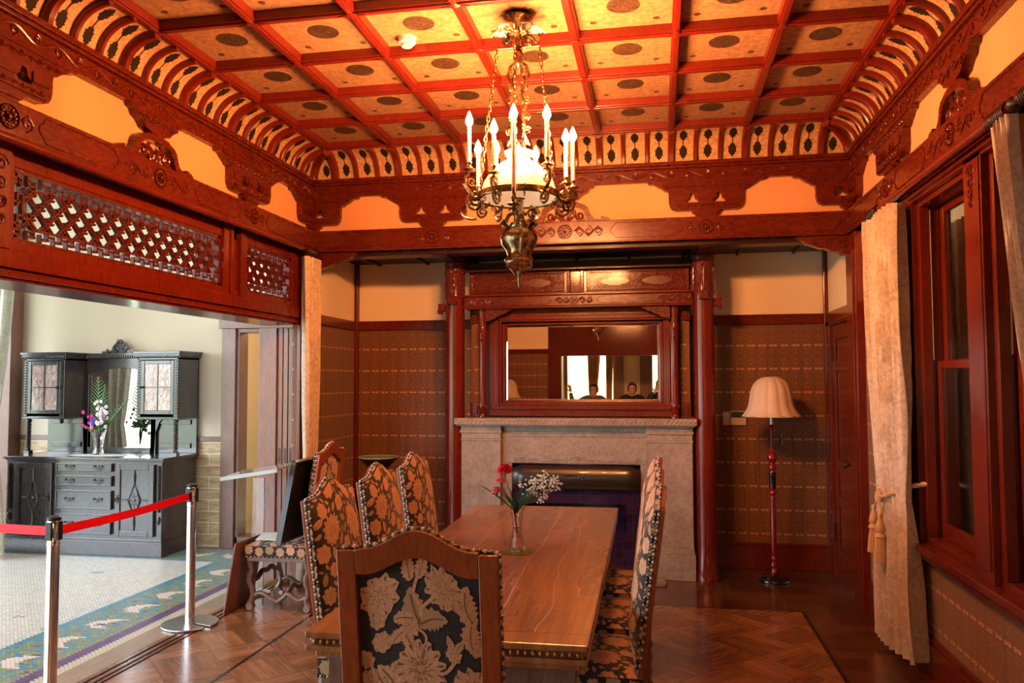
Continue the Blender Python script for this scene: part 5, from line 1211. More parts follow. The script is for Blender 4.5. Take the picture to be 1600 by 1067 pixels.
for k,(x,y,zb,ln) in enumerate(CAND):
    zt=TZ(zb)-.028; z0=zt-ln; r=math.hypot(x,y); a=math.atan2(y,x)
    m=MB(); m.lathe([(.0,0),(.013,.002),(.0195,.014),(.0195,.026),(.012,.048),(.005,.064),(0,.074)],(x,y,zt+.002),10,cap=False); m.build('bulb','bulb_glow',t,smooth=60)
    m=MB(); m.lathe([(.0105,z0),(.0105,zt),(.006,zt+.003)],(x,y,0),12); m.build('candle_sleeve','candle',t,smooth=50)
    m=MB(); m.lathe([(.0,z0-.034),(.010,z0-.03),(.013,z0-.02),(.008,z0-.012),(.015,z0+.004),(.013,z0+.006),(.0,z0)],(x,y,0),12,cap=False)
    m.lathe([(.004,z0-.040),(.020,z0-.038),(.032,z0-.030),(.030,z0-.028),(.0,z0-.034)],(x,y,0),18,lobes=6,amp=.14,cap=False)
    R=Matrix.Rotation(a,4,'Z'); zc=z0-.04; zr=TZ(RZ)+.01
    m.tube([(.20,0,zr),(.225,0,zr-.025),(max(.24,r-.03),0,zr-.03),(r+.022,0,(zr+zc)/2-.02),(r+.02,0,zc-.03),(r,0,zc-.005),(r,0,zc)],[.012,.012,.011,.009,.008,.007,.007],6,tf=R)
    sc=.040 if k%2 else .048
    m.tube([(r-.03+u,0,zr-.045+v) for u,v in spiral(0,0,sc,.010,PI*.3,-1.5,20)],.0075,6,tf=R)
    m.tube([(r-.01+u,.004,(zr+zc)/2+v) for u,v in spiral(0,0,.026,.006,PI,1.4,14)],.006,5,tf=R)
    for q in range(5):
        b=q*2*PI/5; m.add([(x,y,z0-.045),(x+.022*cos(b-.5),y+.022*sin(b-.5),z0-.05),(x+.045*cos(b),y+.045*sin(b),z0-.062),(x+.022*cos(b+.5),y+.022*sin(b+.5),z0-.05)],[(0,1,2),(0,2,3)])
    m.build('candle_arm','brass',t,smooth=50)
m=MB(); m.tube([(-.20+.062*cos(2*PI*i/20)-.035,-.06,TZ(2.545)+.042*sin(2*PI*i/20)) for i in range(17)],.008,6); m.build('gas_loop','brass',t,smooth=60); m=MB(); m.tube([(.10+.03*cos(2*PI*i/12),-.14,TZ(2.50)+.03*sin(2*PI*i/12)) for i in range(9)],.007,6); m.build('gas_loop','brass',t,smooth=60)
# smoke detector
o=thing('smoke_detector','round white smoke detector on a ceiling panel','smoke detector',(-1.385,4.24,3.612)); 
MB().lathe([(0,-.052),(.030,-.052),(.034,-.046),(.034,-.036),(.047,-.034),(.050,-.028),(.050,-.006),(.053,-.004),(.053,0)],seg=28).build('housing','white_plastic',o,smooth=35)
# ================================================================ FLOOR LAMPS
def floor_lamp(label,x,y):
    t=thing('floor_lamp',label,'lamp',(x,y,0))
    MB().lathe([(0,0),(.128,0),(.132,.012),(.128,.022),(.10,.030),(.095,.042),(.06,.055),(.035,.062)],seg=32).build('base','black_gloss',t,smooth=45)
    m=MB(); m.lathe([(.030,.06),(.034,.075),(.022,.09),(.020,.11),(.030,.125),(.030,.14),(.020,.15),(.020,.165),(.034,.18),(.020,.195),(.018,.21),(.026,.225),(.018,.235),(.0225,.27),(.0225,.50),(.020,.63),(.018,.66),(.024,.675),(.018,.69),(.019,.705),(.034,.72),(.034,.73),(.022,.745),(.026,.76)],seg=20)
    m.build('post','red_lacquer',t,smooth=45); m=MB(); m.lathe([(.026,.895),(.022,.905),(.034,.925),(.034,.935),(.02,.95),(.018,.965),(.030,.98),(.040,1.005),(.038,1.03),(.022,1.05),(.014,1.06),(.016,1.08),(.010,1.09)],seg=20)
    m.build('upper_post','red_lacquer',t,smooth=45); m=MB(); m.lathe([(.008,1.20),(.012,1.215),(.008,1.235),(.014,1.245),(.008,1.26),(.020,1.275),(.030,1.283),(.012,1.288)],seg=16); m.build('drip_cup','red_lacquer',t,smooth=45)
    MB().lathe([(.026,.76),(.027,.77),(.027,.885),(.026,.895)],seg=16).build('post_sleeve','black_gloss',t,smooth=45)
    m=MB(); m.lathe([(.009,1.08),(.009,1.21)],seg=10); m.tube([(0,0,1.10),(.03,0,1.085),(.07,0,1.095),(.088,0,1.12),(.085,0,1.17),(.088,0,1.215)],.006,8); m.lathe([(.004,1.16),(.010,1.17),(.011,1.20),(.006,1.21)],(.086,0,0),10); m.build('side_arm','dark_metal',t,smooth=50)
    MB().lathe([(.011,1.288),(.011,1.36)],seg=12).build('candle_tube','white_plastic',t,smooth=50)
    n=12; seg=96; prof=[(.235,1.352),(.226,1.366),(.205,1.395),(.187,1.43),(.178,1.47),(.170,1.52),(.160,1.57),(.142,1.615),(.112,1.650),(.075,1.672),(.045,1.680)]
    m=MB(); vs=[]
    for r,z in prof:
        for k in range(seg):
            a=2*PI*k/seg; ph=(a*n/(2*PI))%1; sc=1-.045*(1-abs(2*ph-1))**.0+(-.05*(1-abs(2*ph-1))**2)+.045
            vs.append((r*sc*cos(a),r*sc*sin(a),z-(.010*(1-abs(2*ph-1))*-1 if z<1.36 else 0)))
    m.add(vs,[(i*seg+k,i*seg+(k+1)%seg,(i+1)*seg+(k+1)%seg,(i+1)*seg+k) for i in range(len(prof)-1) for k in range(seg)]); sh=m.build('lamp_shade','lampshade',t,smooth=60,recalc=False)
    so=sh.modifiers.new('s','SOLIDIFY'); so.thickness=.004
    MB().tube([(.237*cos(2*PI*k/60),.237*sin(2*PI*k/60),1.353) for k in range(60)],.003,6,closed=True).build('shade_trim','ivory',sh,smooth=60)
    return t
floor_lamp('floor lamp with bell-shaped cream shade and red turned post right of the fireplace',.925,6.86)
floor_lamp('floor lamp with cream shade behind the camera, seen only in the mirror',-2.62,.02)
# wall switches
o=thing('light_switch','small ivory switch plate on the wallpaper left of the floor lamp','switch',(.598,YBK,1.31)); MB().box(-.027,.027,-.012,0,-.058,.058).build('plate','ivory',o,smooth=0,bevel=.002); MB().box(-.012,.012,-.018,-.012,-.02,.02).build('button','ivory',o,smooth=0,bevel=.002)
o=thing('wall_controller','ivory wall controller with dark display beside the switch plate','control panel',(.700,YBK,1.315)); MB().box(-.068,.068,-.018,0,-.062,.062).build('case','ivory',o,smooth=0,bevel=.003); MB().box(-.062,.062,-.0205,-.018,.005,.056).build('display','dark_metal',o,smooth=0); MB().box(-.022,-.016,-.0225,-.0205,.034,.040).box(.018,.024,-.0225,-.0205,.034,.040).build('indicator','red_lacquer',o,smooth=0)
# pedestal and green bowl
o=thing('pedestal','dark wooden pedestal in the corner under the green bowl','pedestal',(-2.41,6.62,0)); MB().lathe([(.15,0),(.15,.03),(.11,.05),(.05,.09),(.04,.30),(.06,.40),(.04,.50),(.045,.72),(.10,.78),(.13,.80),(.13,.83),(0,.83)],seg=24).build('column_body','wood_dark',o,smooth=40)
o=thing('bowl','wide green bowl with a pale rim on the pedestal in the left corner','bowl',(-2.41,6.62,.83)); MB().lathe([(.0,.0),(.06,.0),(.06,.02),(.055,.04),(.09,.075),(.14,.125),(.168,.158),(.174,.160),(.172,.165),(.164,.163),(.12,.155),(0,.150)],seg=40,cap=False).build('bowl_body','bowl_green',o,smooth=60); MB().tube([(.171*cos(2*PI*k/48),.171*sin(2*PI*k/48),.162) for k in range(48)],.0045,6,closed=True).build('rim','bowl_rim',o,smooth=60); MB().lathe([(.062,.0),(.064,.02),(.058,.042),(.095,.076),(.145,.125),(.166,.15)],seg=40,cap=False).build('outside','wood_dark',o,smooth=60,recalc=True)
# ================================================================ RODS AND CURTAINS
def rod(W,d,z,s0,s1,label,nring,clusters,r=.021):
    x,y,zz=W(s0,d,z); t=thing('curtain_rod',label,'curtain rod',(x,y,zz)); m=MB(tf=Matrix.Translation((-x,-y,-zz)))
    m.tube([W(s0,d,z),W(s1,d,z)],r,14); m.build('pole','wood_red',t,smooth=60)
    for s,sg in ((s0,-1),(s1,1)):
        m=MB(tf=Matrix.Translation((-x,-y,-zz))); m.tube([W(s,d,z),W(s+sg*.02,d,z),W(s+sg*.035,d,z),W(s+sg*.055,d,z)],[.024,.033,.030,.012],12); m.build('finial','wood_dark',t,smooth=40)
    for c,w in clusters:
        m=MB(tf=Matrix.Translation((-x,-y,-zz)))
        for k in range(nring):
            s=c+(k-(nring-1)/2)*w/nring; P=[]
            for q in range(14):
                a=2*PI*q/14; p=W(s,d+.032*cos(a),z-.008+.034*sin(a)); P.append(p)
            m.tube(P,.0055,6,closed=True)
        m.build('rings','wood_dark',t,smooth=60)
    for s in (s0+.06,(s0+s1)/2,s1-.06):
        m=MB(tf=Matrix.Translation((-x,-y,-zz))); m.tube([W(s,.07,z),W(s,d,z)],.008,8); m.build('rod_bracket','dark_metal',t,smooth=40)
rod(Wl,.105,2.722,.95,6.12,'long brown curtain rod along the beam above the left opening',11,[(6.00,.18),(1.05,.2)])
rod(Wr,.105,2.712,3.32,5.42,'brown curtain rod above the window on the right wall',11,[(5.30,.20),(3.42,.18)])
rod(Wr,.105,2.712,.9,3.20,'brown curtain rod above the right wall windows nearest the camera',11,[(3.10,.20),(1.0,.18)])
def curtain(label,W,d,top,tie,bot,z1,zt,z0,nf,mat,amp=.028,name='curtain',zslope=0,group=None):
    # top/tie/bot = (s0,s1) spans along the wall
    c=W((top[0]+top[1])/2,d,z0); t=thing(name,label,'curtain',c); m=MB(tf=Matrix.Translation((-c[0],-c[1],-c[2])))
    def ed(v):
        z=z0+(z1-z0)*v
        if zt is None: q=(z-z0)/(z1-z0); return [bot[i]+(top[i]-bot[i])*q for i in (0,1)],1
        if z>zt:
            q=(z-zt)/(z1-zt); q2=q**.75; return [tie[i]+(top[i]-tie[i])*q2 for i in (0,1)],.55+.45*min(1,q*2.5)
        q=(zt-z)/(zt-z0); q2=q**.6; return [tie[i]+(bot[i]-tie[i])*q2 for i in (0,1)],.55+.5*min(1,q*2)
    def fn(u,v):
        e,k=ed(v); s=e[0]+(e[1]-e[0])*u; z=z0+(z1-z0)*v; uu=u+.012*sin(v*9+u*4)
        dd=amp*k*(sin(uu*nf*2*PI)+.35*sin(uu*nf*4.3*PI+1+v*2)); 
        return W(s,d+dd,z+(zslope*(1-u) if v<.02 else 0))
    m.slab(fn,nf*12,46,(0.0,0.0,0.0) if False else tuple(Vector(W(0,.003,0))-Vector(W(0,0,0))))
    o=m.build('drape',mat,t,smooth=70)
    if name=='curtain' and mat=='curtain_thin':
        for u in (0,.33,.66,1):
            e=MB(tf=Matrix.Translation((-c[0],-c[1],-c[2]))); P=[]
            for i in range(24):
                p=Vector(fn(u,i/23)); P.append((p.x-.006,p.y,p.z))
            e.tube(P,.005,5); e.build('seam','petal_white',t,smooth=50)
    return t,c
t,c=curtain('tan damask curtain tied with a tasselled cord beside the right window',Wr,.105,(4.80,5.42),(4.78,5.36),(4.64,5.44),2.665,.96,.06,8,'curtain_silk',.050,zslope=.06)
m=MB(tf=Matrix.Translation((-c[0],-c[1],-c[2]))); 
T=lambda s,d,z:Wr(s,d,z)
def twist(P,r=.009):
    # rope as two twisted strands
    pts=[]
    for i in range(len(P)-1):
        for k in range(8): q=k/8; pts.append(Vector(P[i]).lerp(Vector(P[i+1]),q))
    pts.append(Vector(P[-1]))
    for ph in (0,PI):
        Q=[]
        for i,p in enumerate(pts):
            tdir=(pts[min(i+1,len(pts)-1)]-pts[max(i-1,0)]).normalized(); a=tdir.orthogonal().normalized(); b=tdir.cross(a); Q.append(p+(a*cos(i*.9+ph)+b*sin(i*.9+ph))*r*.7)
        m.tube(Q,r,6)
twist([T(4.80,-.01,1.07),T(4.84,.06,1.05),T(4.97,.16,.98),T(5.10,.17,.955)]); twist([T(5.10,.17,.95),T(5.30,.12,.97),T(5.40,.04,1.0)])
m.lathe([(.0,-.035),(.022,-.03),(.028,0),(.022,.03),(0,.035)],T(5.10,.172,.95),12)
m.build('tie_cord','cord_gold',t,smooth=60)
for k,(s,z) in enumerate(((5.16,.84),(5.03,.81))):
    m=MB(tf=Matrix.Translation((-c[0],-c[1],-c[2]))); twist([T(5.10,.175,.94),T(s,.185,z+.05)],.005)
    P=T(s,.19,z); m.lathe([(.0,.055),(.012,.05),(.016,.035),(.010,.02),(.018,.005),(.026,-.02),(.030,-.05),(.022,-.06),(.032,-.075),(.034,-.085),(.026,-.09)],P,16)
    m.lathe([(.024,-.085),(.032,-.14),(.040,-.23),(.036,-.232),(0,-.232)],P,44,lobes=22,amp=.06)
    m.build('tassel','cord_gold',t,smooth=50)
t,c=curtain('tan curtain at the right edge of the photo gathered under the rod rings',Wr,.105,(3.26,3.46),(2.95,3.05),(2.95,3.25),2.665,1.10,.06,6,'curtain_silk',.040)
t,c=curtain('narrow tan silk curtain hanging at the end of the left opening',Wl,.10,(5.92,6.22),(5.98,6.16),(5.88,6.20),2.665,.80,.05,5,'curtain_silk',.034)
m=MB(tf=Matrix.Translation((-c[0],-c[1],-c[2]))); m.tube([Wl(6.30,.02,.95),Wl(6.17,.12,.86),Wl(6.07,.15,.82),Wl(5.97,.12,.84)],.010,8); m.build('tie_cord','cord_gold',t,smooth=60)
idW=lambda s,d,z:(s,6.42-d,z)
curtain('grey-green curtain at the left edge of the photo in front of the sideboard',idW,0,(-6.9,-5.92),(-6.6,-6.10),(-6.9,-5.99),2.9,1.15,.05,7,'curtain_hall',.035)
bW=lambda s,d,z:(s,-2.72+d,z)
for k,(a,b,zt,l) in enumerate(((-1.46,-1.12,1.3,'pale curtain in the middle of the bay window, seen in the mirror'),(-1.06,-.88,None,'pale curtain at the edge of the bay window, seen in the mirror'))):
    curtain(l,bW,0,(a,b),(a+.05,b-.15),(a,b-.1),2.8,zt,.08,5,'curtain_rust',.03)
# thin curtain and globe lamp seen through the window glass
vW=lambda s,d,z:(XR+.30+d,s,z)
curtain('thin brownish curtain hanging behind the right window glass',vW,0,(4.90,5.42),(4.90,5.42),(4.90,5.42),2.60,None,.06,6,'curtain_thin',.02)
curtain('second thin curtain behind the window glass nearest the camera',vW,0,(3.3,3.8),(3.3,3.8),(3.3,3.8),2.60,None,.06,6,'curtain_thin',.02)
o=thing('ceiling_lamp','white globe ceiling lamp seen through the top of the right window','lamp',(2.35,6.0,2.95)); MB().lathe([(0,-.20),(.08,-.19),(.13,-.14),(.14,-.08),(.10,-.03),(.06,-.0)],seg=24).build('globe','white_plastic',o,smooth=60)
# ================================================================ STANCHIONS
def stanchion(label,x,y,notch):
    t=thing('stanchion',label,'stanchion',(x,y,0),group='chrome barrier posts')
    a0=notch; n=40
    P=[]
    for k in range(n+1):
        a=a0+.10+(2*PI-.20)*k/n; P.append((.185*cos(a),.185*sin(a)))
    P+=[(.05*cos(a0-.2),.05*sin(a0-.2)),(.05*cos(a0+.2),.05*sin(a0+.2))]
    MB().prism(P,0.005,.015,'z').build('base','steel_plate',t,smooth=30,bevel=.002)
    MB().lathe([(.031,.012),(.031,.80),(.0325,.802),(.0325,.812),(.031,.815),(.031,.87)],seg=28).build('pole','chrome',t,smooth=35)
    MB().lathe([(.0315,.87),(.034,.872),(.034,.925),(.0315,.93)],seg=28).build('head','chrome',t,smooth=35)
    MB().lathe([(.032,.93),(.0345,.933),(.034,.945),(.022,.953),(0,.955)],seg=28).build('cap','black',t,smooth=45)
    MB().box(-.040,.040,-.016,.016,.83,.925).box(-.016,.016,-.040,.040,.83,.925).build('belt_slot','black',t,smooth=0,bevel=.002)
    return t
SB=(-3.155,4.98); SA=(-3.115,3.67); SC=(-4.55,3.95)
stanchion('chrome barrier post by the threshold nearest the floral corner chair',*SB,-.35)
stanchion('chrome barrier post nearest the camera at the lower left',*SA,-2.2)
stanchion('chrome barrier post standing on the mosaic floor outside the left edge',*SC,1.0)
def belt(a,b,label):
    t=thing('barrier_belt',label,'belt',(a[0],a[1],.86)); d=Vector((b[0]-a[0],b[1]-a[1],0)); L_=d.length; d.normalize(); m=MB()
    n=14; vs=[]
    nn=Vector((-d.y,d.x,0))*.0012
    for i in range(n+1):
        q=.038+(L_-.076)*i/n; sag=-.012*sin(PI*i/n); p=d*q
        for (z,s) in ((-.024,1),(.024,1),(.024,-1),(-.024,-1)): vs.append((p.x+nn.x*s,p.y+nn.y*s,z+sag+.012))
    m.add(vs,[(4*i+k,4*i+(k+1)%4,4*i+4+(k+1)%4,4*i+4+k) for i in range(n) for k in range(4)]+[(0,1,2,3),(4*n,4*n+1,4*n+2,4*n+3)]); m.build('strap','belt_red',t,smooth=0)
belt(SB,SA,'red barrier belt stretched between the two chrome posts'); belt(SA,SC,'red barrier belt running off the left edge from the nearest post')
# ================================================================ CORNER THINGS
o=thing('leaning_board','reddish brown wooden board leaning beside the corner floral chair','board',(-3.065,5.60,0)); MB().add([(0,-.36,0),(.012,-.36,0),(.012,.05,0),(0,.05,0),(.085,-.36,.50),(.097,-.36,.50),(.097,.05,.50),(.085,.05,.50)],[(0,3,2,1),(4,5,6,7),(0,1,5,4),(1,2,6,5),(2,3,7,6),(3,0,4,7)]).build('board','hall_wood',o,smooth=0,bevel=.002)
o=thing('framed_board','large black framed board standing on the corner chair seat, leaning on its back','frame',(-2.625,5.44,.53),rot=(0,math.radians(11),0)); MB().box(-.015,.015,-.22,.22,0,.55).build('panel','black',o,smooth=0); MB().box(-.022,.022,-.24,-.22,-.02,.57).box(-.022,.022,.22,.24,-.02,.57).box(-.022,.022,-.22,.22,-.02,0).box(-.022,.022,-.22,.22,.55,.57).build('frame_edge','black_gloss',o,smooth=0,bevel=.002)
for k,(x,y,r,lab) in enumerate(((-2.83,5.52,.3,'white sheet of paper lying flat on the corner chair seat'),(-2.74,5.40,-.25,'smaller white leaflet on the corner chair seat near the black board'))):
    o=MB().box(-.10 if k==0 else -.06,.10 if k==0 else .06,-.14 if k==0 else -.045,.14 if k==0 else .045,0,.004).build('paper_sheet','paper',loc=(x,y,.502+k*.004),rot=(0,0,r),smooth=0); tag(o,lab,'paper')
o=thing('information_stand','slim information stand with a slanted clear panel in front of the folded doors','stand',(-3.09,5.78,0))
MB().lathe([(0,0),(.10,0),(.10,.012),(.03,.02),(.025,.03)],seg=28).build('base','chrome',o,smooth=40); MB().box(-.05,.05,-.008,.008,.03,.90).build('upright','glass_g',o,smooth=0,bevel=.002)
MB(tf=Matrix.Translation((0,0,.955))@Matrix.Rotation(math.radians(-9),4,'Y')@Matrix.Rotation(math.radians(4),4,'X')).box(-.24,.24,-.16,.16,-.012,.0).box(-.235,.235,-.155,.155,.0,.006).box(-.24,.24,-.165,-.155,-.02,.01).build('slanted_panel','panel_glass',o,smooth=0,bevel=.002)
# ================================================================ SIDEBOARD IN THE HALL
SX,SY=-5.465,6.80
t=thing('sideboard','dark carved sideboard with two glazed upper cupboards and a mirror against the hall wall','sideboard',(SX,SY,0))
def P_(nm,boxes,mat='cab_wood',bevel=.004,par=None):
    m=MB()
    for b in boxes: m.box(*b)
    return m.build(nm,mat,par or t,smooth=0,bevel=bevel)
hwid=.845
P_('carcass',[(-hwid,hwid,.0,.55,.15,.90),(-hwid-.015,hwid+.015,-.015,.56,0,.14),(-hwid-.008,hwid+.008,-.008,.555,.14,.16)])
P_('counter',[(-hwid-.03,hwid+.03,-.03,.56,.905,.93),(-hwid-.015,hwid+.015,-.015,.56,.89,.905)])
for sg in (-1,1):
    x0,x1=(-.735,-.325) if sg<0 else (.365,.775); x0,x1=(x0-.0,x1-.0)
    d=P_('door',[(x0,x1,-.018,.0,.19,.87)]); 
    P_('door_moulding',[(x0,x0+.055,-.030,-.018,.19,.87),(x1-.055,x1,-.030,-.018,.19,.87),(x0+.055,x1-.055,-.030,-.018,.19,.245),(x0+.055,x1-.055,-.030,-.018,.815,.87)],'cab_wood',.005,d)
    m=MB(); cx=(x0+x1)/2; cz=.53
    m.tube([(cx,-.024,cz+.155),(cx+.062,-.024,cz),(cx,-.024,cz-.155),(cx-.062,-.024,cz)],.009,6,closed=True)
    m.prism([(cx,cz+.14),(cx+.055,cz),(cx,cz-.14),(cx-.055,cz)],-.022,-.018,'y'); m.ball((cx,-.024,cz),(.016,.008,.016),8,5)
    for k in range(8): a=k*PI/4; m.tube([(cx+.02*cos(a),-.024,cz+.03*sin(a)),(cx+.036*cos(a),-.022,cz+.07*sin(a))],.004,4)
    for a,b in (((cx,.815),(cx,cz+.155)),((cx,.245),(cx,cz-.155)),((x0+.055,cz),(cx-.062,cz)),((x1-.055,cz),(cx+.062,cz))): m.tube([(a[0],-.022,a[1]),((a[0]+b[0])/2,-.022,(a[1]+b[1])/2),(b[0],-.022,b[1])],[.004,.010,.006],6)
    m.build('diamond_moulding','cab_wood',d,smooth=50)
    m=MB(); hx=x1-.028 if sg<0 else x0+.028; m.box(hx-.012,hx+.012,-.036,-.030,cz-.03,cz+.05); m.tube([(hx,-.036,cz+.02),(hx,-.055,cz+.015),(hx,-.055,cz-.01)],.006,6); m.build('door_pull','dark_metal',d,smooth=40)
for i,(z0,z1) in enumerate(((.795,.875),(.655,.755),(.435,.615),(.20,.395))):
    d=P_('drawer',[(-.285,.325,-.022,.0,z0,z1)]); P_('drawer_edge',[(-.285,.325,-.030,-.022,z0,z0+.018),(-.285,.325,-.030,-.022,z1-.018,z1),(-.285,-.267,-.030,-.022,z0+.018,z1-.018),(.307,.325,-.030,-.022,z0+.018,z1-.018)],'cab_wood',.004,d)
    for hx in (-.13,.18):
        m=MB(); zc=(z0+z1)/2; m.box(hx-.012,hx+.012,-.028,-.022,zc-.018,zc+.018); m.tube([(hx-.04,-.024,zc+.010),(hx-.04,-.042,zc+.008),(hx-.028,-.046,zc-.014),(hx,-.046,zc-.020),(hx+.028,-.046,zc-.014),(hx+.04,-.042,zc+.008),(hx+.04,-.024,zc+.010)],.0045,6); m.ball((hx-.04,-.026,zc+.012),.009,8,5); m.ball((hx+.04,-.026,zc+.012),.009,8,5); m.build('drawer_handle','dark_metal',d,smooth=50)
for sg in (-1,1):
    m=MB()
    m.tube([(sg*.815,-.006,.42),(sg*.815,-.006,.86)],.012,8)
    for k in range(24): m.lathe([(.012,0),(.021,.004),(.021,.010),(.012,.014)],(sg*.815,-.006,.42+k*.018),10)
    m.lathe([(.0,0),(.012,.02),(.018,.05),(.010,.08)],(sg*.815,-.006,.30),10)
    m.build('bobbin_moulding','cab_wood',t,smooth=45)
m=MB(); m.box(-.86,-.30,.53,.55,.93,1.30); m.box(.30,.86,.53,.55,.93,1.30); m.box(-.86,.86,.53,.56,1.80,1.90); m.box(-.42,-.36,.50,.55,.93,1.90); m.box(.36,.42,.50,.55,.93,1.90); m.box(-.36,.36,.50,.55,.93,.98)
for sg in (-1,1):
    m.prism([(sg*.36,1.30),(sg*.52,1.30),(sg*.46,1.24),(sg*.42,1.14),(sg*.41,.93),(sg*.36,.93)],.10,.125,'y',tf=lambda x,y,z:(x,y+.40,z))
    m.box(min(sg*.46,sg*.80),max(sg*.46,sg*.80),.515,.53,.98,1.03); m.box(min(sg*.46,sg*.80),max(sg*.46,sg*.80),.515,.53,1.22,1.27); 
m.build('back_board','cab_wood',t,smooth=0,bevel=.003)
m=MB(); arch=[(-.36,1.90),(.36,1.90),(.36,1.74)]+[(x,1.74+.06*cos(x/.36*PI/2)) for x in (.27,.18,.09,0,-.09,-.18,-.27)]+[(-.36,1.74)]
m.prism(arch,.495,.52,'y'); m.build('arched_rail','cab_wood',t,smooth=0,bevel=.003)
MB().box(-.36,.36,.522,.528,.98,1.80).build('mirror','mirror',t,smooth=0)
for sg in (-1,1):
    a,b=(-.86,-.395) if sg<0 else (.415,.865)
    u=P_('upper_cupboard',[(a,a+.02,.20,.55,1.30,1.89),(b-.02,b,.20,.55,1.30,1.89),(a,b,.20,.55,1.29,1.31),(a,b,.53,.55,1.31,1.88),(a,b,.20,.55,1.87,1.89),(a-.012,b+.012,.185,.55,1.285,1.30)])
    d=P_('cupboard_door',[(a+.045,a+.085,.19,.21,1.335,1.865),(b-.085,b-.045,.19,.21,1.335,1.865),(a+.085,b-.085,.19,.21,1.335,1.375),(a+.085,b-.085,.19,.21,1.825,1.865),(a,a+.045,.192,.21,1.31,1.87),(b-.045,b,.192,.21,1.31,1.87)],'cab_wood',.004,u)
    P_('glazing_bar',[((a+b)/2-.005,(a+b)/2+.005,.192,.206,1.375,1.825),(a+.085,b-.085,.192,.206,1.595,1.605)],'cab_wood',.001,u)
    P_('stained_pane',[(a+.085,b-.085,.198,.202,1.375,1.825)],'agate_glass',0,u)
    m=MB(); m.lathe([(0,0),(.010,.004),(.008,.02),(.014,.026),(0,.034)],(0,0,0),10,tf=Matrix.Translation(((b-.065 if sg<0 else a+.065),.19,1.60))@Matrix.Rotation(PI/2,4,'X')); m.build('door_knob','dark_metal',u,smooth=50)
    for s in (a+.022,b-.022):
        m=MB()
        for k in range(20): m.prism([(s-.014,1.33+k*.027),(s,1.342+k*.027),(s+.014,1.33+k*.027),(s,1.352+k*.027)],.184,.192,'y')
        m.build('leaf_moulding','cab_wood',u,smooth=0)
    m=MB(); s=a+.04 if sg<0 else b-.04
    m.box(s-.028,s+.028,.20,.256,.93,.965); m.lathe([(.020,.965),(.026,.975),(.018,.985)]+[q for k in range(11) for q in ((.016,.990+k*.0225),(.027,.998+k*.0225),(.027,1.004+k*.0225),(.016,1.011+k*.0225))]+[(.02,1.245),(.028,1.26),(.02,1.285)],(s,.228,0),16)
    m.build('turned_support','cab_wood',t,smooth=40)
    s=b-.05 if sg<0 else a+.05; m=MB(); m.lathe([(.0,-.05),(.010,-.045),(.022,-.03),(.014,-.015),(.028,0)],(s,.23,1.285),14); m.build('drop_finial','cab_wood',u,smooth=50)
    m=MB(); m.box(a-.03,b+.03,.165,.56,1.93,1.955); m.box(a-.012,b+.012,.185,.56,1.89,1.905); m.box(a-.02,b+.02,.175,.56,1.905,1.932)
    for k in range(22): x=a-.01+k*(b-a+.02)/22; m.box(x,x+.012,.172,.185,1.893,1.925)
    for k in range(16): y=.19+k*.0225; x=a-.013 if sg<0 else b+.013; m.box(x-.008,x+.008,y,y+.012,1.893,1.925)
    m.build('cornice','cab_wood',u,smooth=0,bevel=.003)
m=MB(); m.box(-.42,.42,.46,.56,1.90,1.95); 
for k in range(30): x=-.39+k*.78/30; m.box(x,x+.014,.45,.46,1.90,1.93)
m.build('middle_cornice','cab_wood',t,smooth=0,bevel=.003)
m=MB(); m.prism([(-.20,1.95),(.20,1.95),(.16,1.965),(.12,1.97),(.09,1.99),(.075,2.03),(.055,2.055),(.02,2.075),(0,2.08),(-.02,2.075),(-.055,2.055),(-.075,2.03),(-.09,1.99),(-.12,1.97),(-.16,1.965)],.49,.52,'y')
for sg in (-1,1):
    m.tube([(sg*(.045)+sg*a_,.485,1.995+b_) for a_,b_ in spiral(0,0,.036,.008,PI/2,-1.5,18)],.010,6); m.tube([(sg*(.135)+sg*a_,.485,1.972+b_) for a_,b_ in spiral(0,0,.020,.006,PI/2,-1.4,12)],.007,6); m.ball((sg*.19,.495,1.962),(.03,.012,.012),8,5)
for k in range(5): a_=(k-2)*.42; m.ball((.035*sin(a_),.487,2.055+.022*cos(a_)),(.012,.012,.020),8,5)
m.build('crest','cab_wood',t,smooth=50)
# doily and vase of flowers on the sideboard
o=MB().lathe([(0,0),(.30,0),(.31,.002),(.2,.004),(0,.004)],(0,0,0),60,lobes=15,amp=.04,sy=.42).build('lace_doily','lace',loc=(SX+.02,SY+.17,.9305)); tag(o,'white lace doily under the flower vase on the sideboard','doily')
VX2,VY2,VZ2=SX+.0,SY+.20,.935
v=thing('glass_vase','flared cut-glass vase holding the flowers on the dark sideboard','vase',(VX2,VY2,VZ2))
MB().lathe([(0,0),(.050,0),(.052,.02),(.040,.06),(.045,.12),(.058,.20),(.072,.25),(.068,.25),(.053,.20),(.040,.12),(.034,.06),(.044,.02),(0,.02)],(0,0,0),40,lobes=14,amp=.03,cap=False).build('vase_body','glass_g',v,smooth=60)
def blade(label,dx,lean,H,w):
    t=thing('palm_leaf',label,'leaf',(VX2,VY2,VZ2+.14)); m=MB(); n=18; vs=[];fs=[]
    for i in range(n+1):
        q=i/n; x=lean*q**1.3; z=H*q; m0=len(vs); vs+=[(x-.004,0,z),(x+.004,0,z)]
    m.add(vs,[(2*i,2*i+1,2*i+3,2*i+2) for i in range(n)])
    for i in range(4,n):
        q=i/n; x=lean*q**1.3; z=H*q; W_=w*sin(PI*(q*.85+.12))
        for sg in (-1,1): m.add([(x,0,z-.008),(x,0,z+.012),(x+sg*W_,.01,z+W_*.9),(x+sg*W_*.7,.01,z+W_*.55)],[(0,1,2,3)])
    m.tube([(0,0,-.10),(0,0,0)],.004,5); m.build('blade','leaf_green',t,smooth=0,recalc=False)
